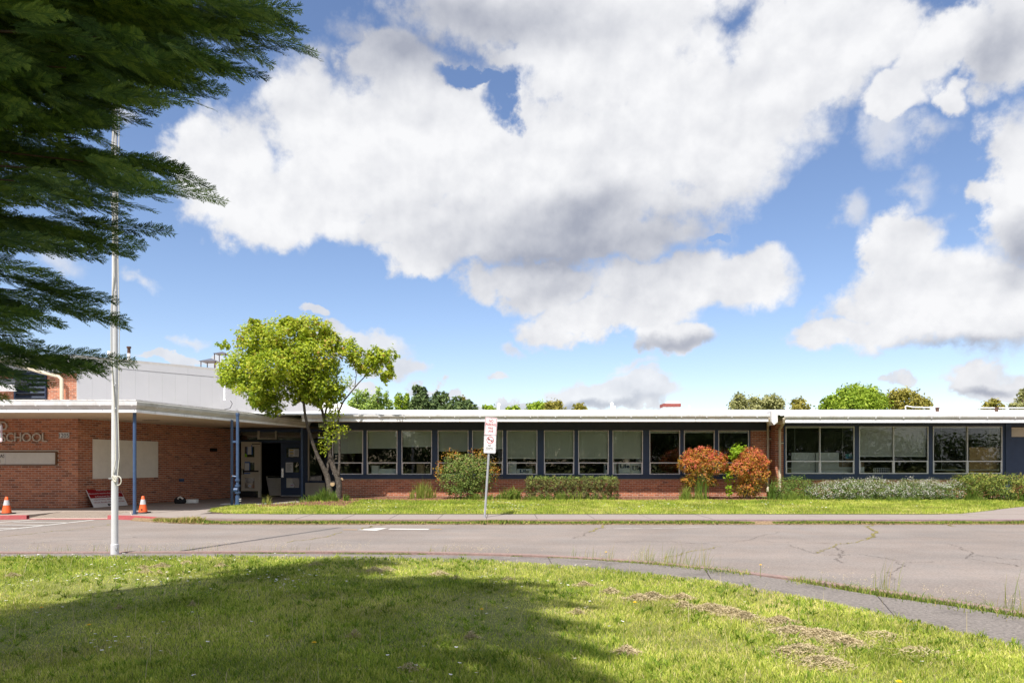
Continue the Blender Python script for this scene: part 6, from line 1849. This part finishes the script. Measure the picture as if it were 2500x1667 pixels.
print('lawn blades', n)
x_, y_ = scatter(2600, -8, 4.5, 3.2, 9.8, lawn_poly)
keep = vnoise(x_, y_, 1.1, 41) > .42
x_, y_ = np.repeat(x_[keep], 7), np.repeat(y_[keep], 7)
n = len(x_)
pw_ = np.stack([x_ + RNG.normal(size=n) * .012, y_ + RNG.normal(size=n) * .012, np.full(n, .04)], 1)
V, F3, tt = blades_arrays(pw_, .03 + .035 * RNG.random(n), .009 + .009 * RNG.random(n), 1.7, np.clip(.12 + RNG.normal(size=n) * .14, 0, 1), curl=.5)
stuff('lawn_weeds', V, F3, tt, M['lawn'], 'rosettes of broad green weed leaves among the lawn grass')
x_, y_ = scatter(700, -8, 4.5, 3.4, 9.9, lawn_poly)
x_, y_ = np.repeat(x_, 16), np.repeat(y_, 16); n = len(x_)
pw_ = np.stack([x_ + RNG.normal(size=n) * .022, y_ + RNG.normal(size=n) * .022, np.full(n, .03)], 1)
V, F3, tt = blades_arrays(pw_, .045 + .05 * RNG.random(n), .004 + .003 * RNG.random(n), .9, np.clip(np.repeat(RNG.random(n // 16) * .55, 16) + RNG.normal(size=n) * .12, 0, 1))
stuff('lawn_tufts', V, F3, tt, M['lawn'], 'longer grass tufts standing out of the mown lawn')
x_, y_ = scatter(240, -7, 4.4, 4.0, 9.6, lawn_poly); n = len(x_)
V, F3, tt = blades_arrays(np.stack([x_, y_, np.full(n, .03)], 1), .10 + .14 * RNG.random(n), .0035 + .001 * RNG.random(n), .35, np.clip(.8 + RNG.normal(size=n) * .1, 0, 1))
stuff('lawn_stalks', V, F3, tt, M['straw'], 'thin brown seed stalks in the lawn')
# ragged, longer edge along the path
m_ = 5200
ii = RNG.integers(0, 120, m_); f_ = RNG.random(m_)
pe = lawn_edge[ii] * (1 - f_[:, None]) + lawn_edge[ii + 1] * f_[:, None]
off = -np.abs(RNG.normal(size=m_)) * .06 + .02
dd = lawn_edge[ii + 1] - lawn_edge[ii]; dd /= np.linalg.norm(dd, axis=1, keepdims=True)
pe = pe + np.stack([dd[:, 1], -dd[:, 0]], 1) * -off[:, None]
keep = vnoise(pe[:, 0], pe[:, 1], 1.5, 8) > .25
pe = pe[keep]
V, F3, tt = blades_arrays(np.concatenate([pe, np.full((len(pe), 1), .01)], 1), (.015 + .045 * RNG.random(len(pe)) ** 2) * np.clip((11.5 - pe[:, 1]) / 4, .4, 1), .005 + .004 * RNG.random(len(pe)), .9, np.clip(.35 + RNG.normal(size=len(pe)) * .2, 0, 1))
stuff('edge_grass', V, F3, tt, M['lawn'], 'longer ragged grass along the lawn edge')

# far grass strip
fx_, fy_ = scatter(110000, -9, 18, 18.1, 23.3, strip_poly)
zz = strip_z(fx_, fy_)
bedn = (fy_ > 22.6 + .5 * (vnoise(fx_, fy_, .7, 9) - .5)) | ((fx_ < -5.0) & (fx_ > -8.0) & (fy_ > 20.3 + (vnoise(fx_, fy_, 1.2, 2) - .5)))
keep = ~(bedn & (RNG.random(len(fx_)) < .9))
fx_, fy_, zz = fx_[keep], fy_[keep], zz[keep]
n = len(fx_)
patch = vnoise(fx_, fy_, .8, 6) * .6 + vnoise(fx_, fy_, 3, 7) * .4
V, F3, tt = blades_arrays(np.stack([fx_, fy_, zz], 1), (.035 + .05 * RNG.random(n)) * (.7 + .6 * patch), .012 + .006 * RNG.random(n), .7, np.clip(.16 + .55 * (1 - patch) + RNG.normal(size=n) * .17, 0, 1))
stuff('strip_grass', V, F3, tt, M['lawn'], 'sunlit grass of the strip between the pavement and the shrubs')

# weeds along the far kerb
n = 30000
x_ = RNG.uniform(-9.8, 22, n)
kx = np.concatenate([far_kerb[::-1, 0]]); ky = far_kerb[::-1, 1]
y_ = np.interp(x_, kx, ky) - .01 - np.abs(RNG.normal(size=n)) * .10
dn = vnoise(x_, y_ * 0, 1.1, 12)
keep = (dn > .2) & ~((x_ > -10.9) & (x_ < -10.2) & False)
x_, y_, dn = x_[keep], y_[keep], dn[keep]
tall = np.where((x_ < -7.4), 2.0, 1.0)
V, F3, tt = blades_arrays(np.stack([x_, y_, np.full(len(x_), RZ + .03)], 1), (.03 + .08 * RNG.random(len(x_)) * dn) * tall, .015 + .012 * RNG.random(len(x_)), 1.2, np.clip(.42 + .35 * (x_ < -7.4) + RNG.normal(size=len(x_)) * .25, 0, 1))
stuff('kerb_weeds', V, F3, tt, M['weed'], 'low green and brown weeds in the gutter of the far kerb')

# weeds along the near kerb, both sides; thicker and taller to the right
n = 52000
ii = RNG.integers(0, 118, n); f_ = RNG.random(n)
kp = kerb_line[ii] * (1 - f_[:, None]) + kerb_line[ii + 1] * f_[:, None]
dd = kerb_line[ii + 1] - kerb_line[ii]; dd /= np.linalg.norm(dd, axis=1, keepdims=True)
nn = np.stack([dd[:, 1], -dd[:, 0]], 1)
right = np.clip((kp[:, 0] - .5) / 2.5, 0, 1)
o_ = np.where(RNG.random(n) < .45 - .2 * right, -np.abs(RNG.normal(size=n)) * .05, .15 + np.abs(RNG.normal(size=n)) * (.045 + .085 * right))
pp = kp + nn * o_[:, None]
dn = vnoise(kp[:, 0], kp[:, 1], 1.3, 14) * .6 + vnoise(kp[:, 0], kp[:, 1], 5, 15) * .4
keep = dn > .46 - .22 * right
pp, o_, dn, right = pp[keep], o_[keep], dn[keep], right[keep]
n = len(pp)
z_ = np.where(o_ < 0, RZ, -.028)
hh = (.015 + .065 * RNG.random(n) ** 2) * (.55 + .95 * right) + np.where(o_ < 0, .06, 0)
V1, F1, T1 = blades_arrays(np.concatenate([pp, z_[:, None]], 1), hh, .006 + .006 * RNG.random(n), 1.2, np.clip(.42 + .3 * (vnoise(pp[:, 0], pp[:, 1], 3, 19) - .4) + RNG.normal(size=n) * .22, 0, 1))
stuff('path_weeds', V1, F1, T1, M['weed'], 'low weeds growing along the curved near kerb')
# thin flowering stalks above them
n = 6500
ii = RNG.integers(0, 116, n); f_ = RNG.random(n)
kp = kerb_line[ii] * (1 - f_[:, None]) + kerb_line[ii + 1] * f_[:, None]
right = np.clip((kp[:, 0] - .2) / 2.6, 0, 1)
dn = vnoise(kp[:, 0], kp[:, 1], 2.2, 18)
keep = (RNG.random(n) < .18 + .55 * right) & (dn > .45)
kp, right = kp[keep] + RNG.normal(size=(keep.sum(), 2)) * .05, right[keep]
n = len(kp)
hh = (.1 + .15 * RNG.random(n)) * (.8 + 1.3 * right * RNG.random(n))
V, F3, tt = blades_arrays(np.concatenate([kp, np.full((n, 1), -.03)], 1), hh, .0045 + .001 * RNG.random(n), .35, np.clip(.62 + RNG.normal(size=n) * .2, 0, 1), bias=(.16, 0))
stuff('grass_stalks', V, F3, tt, M['weed'], 'thin dry grass stalks standing along the near kerb')
# pale seed heads
n = 1400
ii = RNG.integers(0, 116, n); f_ = RNG.random(n)
kp = kerb_line[ii] * (1 - f_[:, None]) + kerb_line[ii + 1] * f_[:, None] + RNG.normal(size=(n, 2)) * .05
dn = vnoise(kp[:, 0], kp[:, 1], 3.0, 21); keep = dn > .5
kp = kp[keep]; k = 9
cpos = np.repeat(np.concatenate([kp, (.03 + .1 * RNG.random(len(kp)))[:, None]], 1), k, 0) + RNG.normal(size=(len(kp) * k, 3)) * .018
V, F3, tt = leaves_arrays(cpos, unit(RNG.normal(size=cpos.shape)), np.full(len(cpos), .009), np.clip(.8 + RNG.normal(size=len(cpos)) * .15, 0, 1), .8)
stuff('seed_heads', V, F3, tt, M['straw'], 'pale weed seed heads along the near kerb')

# daisies
dx_, dy_ = [], []
x_, y_ = scatter(13000, -9, 3, 3.4, 10.3, lawn_poly)
dn = vnoise(x_, y_, .8, 30) * .5 + vnoise(x_, y_, 2.4, 31) * .5
prob = np.clip((dn - .42) * 2.2, 0, 1) * np.clip((-x_ + 2.2) / 5, .05, 1) * np.where(y_ > 7.2, 1.0, .22)
keep = RNG.random(len(x_)) < prob
x_, y_ = x_[keep], y_[keep]
x2, y2 = scatter(4200, -4.5, 12, 18.3, 21.5, strip_poly)
dn = vnoise(x2, y2, .6, 33) * .5 + vnoise(x2, y2, 2.0, 34) * .5
keep = (RNG.random(len(x2)) < np.clip((dn - .45) * 2.0, 0, 1) * np.where(x2 < 1, 1.2, .5))
x2, y2 = x2[keep], y2[keep]
mb = MB()
for a, b, z_, r in [(a, b, .066 + random.uniform(-.012, .02), random.uniform(.0105, .0145)) for a, b in zip(x_, y_)] + [(a, b, float(strip_z(np.array([a]), np.array([b]))[0]) + .085, random.uniform(.016, .024)) for a, b in zip(x2, y2)]:
    tx, ty = random.uniform(-.25, .25), random.uniform(-.35, .1)
    vs = [(a + r * math.cos(q), b + r * math.sin(q), z_ + r * math.cos(q) * tx + r * math.sin(q) * ty + (.002 if i % 2 else 0)) for i, q in enumerate(np.linspace(0, 2 * math.pi, 9)[:-1])]
    mb.put(vs + [(a, b, z_ + .0015)], [(i, (i + 1) % 8, 8) for i in range(8)], 0)
    mb.put([(a + r * .34 * math.cos(q), b + r * .34 * math.sin(q), z_ + .0045) for q in np.linspace(0, 2 * math.pi, 6)[:-1]], [tuple(range(5))], 1)
o = mb.build('daisies', [M['petal'], M['yellow_petal']]); tag(o, 'small white daisies scattered over the grass', kind='stuff')
print('daisies', len(x_) + len(x2))

# dandelions
for u, v, z_, lab in ((101, 1482, .09, 'yellow dandelion alone at the sunlit left of the lawn'), (217, 1524, .09, 'yellow dandelion at the shadow edge of the lawn, lower left'), (767, 1567, .09, 'yellow dandelion in the shaded middle of the lawn'), (1550, 1469, .09, 'yellow dandelion beside the straw patches'),
                      (1176, 1486, .14, 'yellow dandelion on a tall stalk in the shaded lawn'), (2195, 1662, .09, 'yellow dandelion at the bottom edge of the lawn'), (1480, 1347, .14, 'yellow dandelion on a stalk by the near kerb'), (1857, 1378, .16, 'yellow dandelion on a stalk beside the road, further right')):
    p = G(u, v, z_)
    d = MB()
    for q in range(3):
        r = .019 - q * .005
        d.put([(p.x + (r if i % 2 else r * .8) * math.cos(a), p.y + (r if i % 2 else r * .8) * math.sin(a), z_ + q * .003) for i, a in enumerate(np.linspace(0, 2 * math.pi, 17)[:-1])] + [(p.x, p.y, z_ + q * .003 + .003)], [(i, (i + 1) % 16, 16) for i in range(16)])
    d.tube([(p.x, p.y + .004, 0.0), (p.x, p.y, z_ - .001)], .0022, 5, 1)
    tag(d.build('dandelion', [M['yellow_petal'], M['weed']]), lab, 'dandelion', 'dandelions in the lawn')

# dry clippings
P3, N3 = [], []
for u, v, r, k in ((395, 1386, .20, 500), (350, 1391, .14, 300), (355, 1401, .12, 260), (455, 1378, .12, 220), (388, 1404, .08, 160), (915, 1396, .16, 350), (945, 1394, .14, 240), (1072, 1405, .17, 420), (1112, 1416, .1, 160), (1240, 1418, .1, 140), (540, 1385, .12, 180), (30, 1409, .12, 200), (770, 1382, .14, 180),
                   (1425, 1432, .1, 260), (1490, 1448, .1, 200), (1560, 1465, .14, 340), (1592, 1460, .14, 420), (1665, 1463, .12, 380), (1668, 1483, .11, 260), (1735, 1490, .2, 800), (1780, 1500, .16, 420), (1818, 1511, .13, 460), (1905, 1522, .14, 600), (1940, 1548, .22, 700),
                   (2000, 1556, .24, 1000), (2065, 1575, .16, 700), (1530, 1597, .08, 420), (1960, 1595, .22, 520), (2010, 1625, .2, 520), (1920, 1600, .1, 200), (865, 1557, .07, 260), (1150, 1562, .08, 200), (1000, 1640, .1, 120), (1410, 1500, .06, 90), (2150, 1560, .2, 200), (2240, 1600, .2, 150), (470, 1482, .05, 80), (290, 1490, .05, 80)):
    k = int(k * 2.2 * (1 if u > 1400 else .5)); r = r * (.8 if u > 1400 else .6)
    c_ = G(u, v, .03)
    q = RNG.normal(size=(k, 2)) * r * .5
    hmp = .055 * np.exp(-(q ** 2).sum(1) / (r * r * .35))
    P3.append(np.stack([c_.x + q[:, 0] * 1.3, c_.y + q[:, 1], (.042 + hmp * RNG.random(k) ** .6) + .008 * RNG.random(k)], 1))
P3 = np.concatenate(P3); n = len(P3)
a = RNG.random(n) * 6.28
d = np.stack([np.cos(a), np.sin(a), RNG.normal(size=n) * .35], 1) * (.006 + .012 * RNG.random(n))[:, None]
sd = np.stack([-np.sin(a), np.cos(a), np.zeros(n)], 1) * .0016
V = np.stack([P3 - d - sd, P3 - d + sd, P3 + d + sd + [0, 0, .004], P3 + d - sd], 1).reshape(-1, 3)
Fq = np.arange(n * 4).reshape(n, 4)
stuff('dry_clippings', V, Fq, np.clip(.5 + RNG.normal(size=n) * .25, 0, 1), M['straw'], 'little heaps of dry brown mowing clippings on the lawn')

# tall tufts by the wall
for (u0, u1, D_, hgt, k, lean, lab, tint, wd) in [
        (735, 850, 22.6, .42, 900, .5, 'tall green grass tuft around the maple trunks', .15, .018), (595, 680, 22.0, .34, 70, 1.0, 'sparse pale weeds arching over the mulch by the entrance', .55, .022), (685, 740, 22.1, .3, 60, 1.0, 'sparse pale weeds on the mulch before the navy door', .45, .02),
        (1000, 1070, 24.3, .62, 420, .6, 'tall seeding grass leaning beside the big round shrub', .5, .016), (1215, 1285, 23.4, .45, 420, 1.0, 'strap leaved green clump between the round shrub and the hedge', .3, .035), (1290, 1500, 23.1, .34, 900, .7, 'green grass growing up the front of the clipped hedge', .3, .02),
        (1650, 1720, 23.3, .5, 420, .6, 'grassy tuft with yellow flowers under the first red shrub', .4, .018), (1700, 1725, 23.4, 1.05, 60, .25, 'tall bluish stalks rising in front of the first red shrub', .1, .022), (1868, 1900, 23.4, .62, 130, .7, 'bluish iris leaves at the foot of the cream downpipe', .1, .03),
        (1890, 2000, 22.9, .34, 600, .5, 'green grass along the foot of the dark green shrub', .3, .02), (2335, 2400, 22.6, .45, 420, .8, 'bright green tuft between the white flowering shrub and the last hedge', .3, .02), (2480, 2560, 22.4, .55, 300, .7, 'dark green tuft at the right end of the last hedge', .15, .025),
        (1150, 1215, 23.3, .35, 350, .7, 'green grass under the right side of the round shrub', .3, .02), (2005, 2330, 22.5, .22, 900, .7, 'low grass fringe before the white flowering shrub', .25, .018)]:
    nc_ = max(3, k // 28)
    cxs = np.clip(RNG.normal(.5, .24, nc_), .02, .98)
    chs = (.45 + .75 * RNG.random(nc_)) * (1 - .5 * np.abs(cxs - .5) * 1.6)
    ci = RNG.integers(0, nc_, k)
    x_ = X(u0, D_) + (X(u1, D_) - X(u0, D_)) * cxs[ci] + RNG.normal(size=k) * .045; y_ = D_ + (RNG.normal(size=nc_) * .2)[ci] + RNG.normal(size=k) * .03
    z_ = strip_z(x_, y_)
    hgt = hgt * 1.15 * chs[ci]
    hh = hgt * (.45 + .65 * RNG.random(k))
    V, F3, tt = blades_arrays(np.stack([x_, y_, z_ - .01], 1), hh, wd * (.5 + .8 * RNG.random(k)), lean, np.clip(tint + RNG.normal(size=k) * .16, 0, 1), curl=.25)
    o = add('grass_tuft', arr_mesh('grass_tuft', V, F3, tt, [M['weed']]))
    tag(o, lab, 'grass tuft', 'grass tufts along the wall')
# bark chips on the bed
n = 5200
x_ = RNG.uniform(-8.2, 9.4, n); y_ = RNG.uniform(20.2, 25.4, n)
keep = ((y_ > 22.7) | ((x_ < -5) & (y_ > 20.6))) & inside(strip_poly, x_, y_)
x_, y_ = x_[keep], y_[keep]; n = len(x_)
cpos = np.stack([x_, y_, strip_z(x_, y_) + .012 * RNG.random(n)], 1)
V, F3, tt = leaves_arrays(cpos, unit(RNG.normal(size=(n, 3)) * .6 + [0, 0, 1]), .03 + .05 * RNG.random(n), np.clip(RNG.normal(size=n) * .3 + .35, 0, 1), .4)
M['chip'] = tint_mat('bark chip', [(0.0, (.06, .03, .02)), (.6, (.2, .1, .06)), (1.0, (.36, .22, .14))], .9)
stuff('bark_chips', V, F3, tt, M['chip'], 'brown bark chips on the planting bed')

print('objects', len(bpy.data.objects))
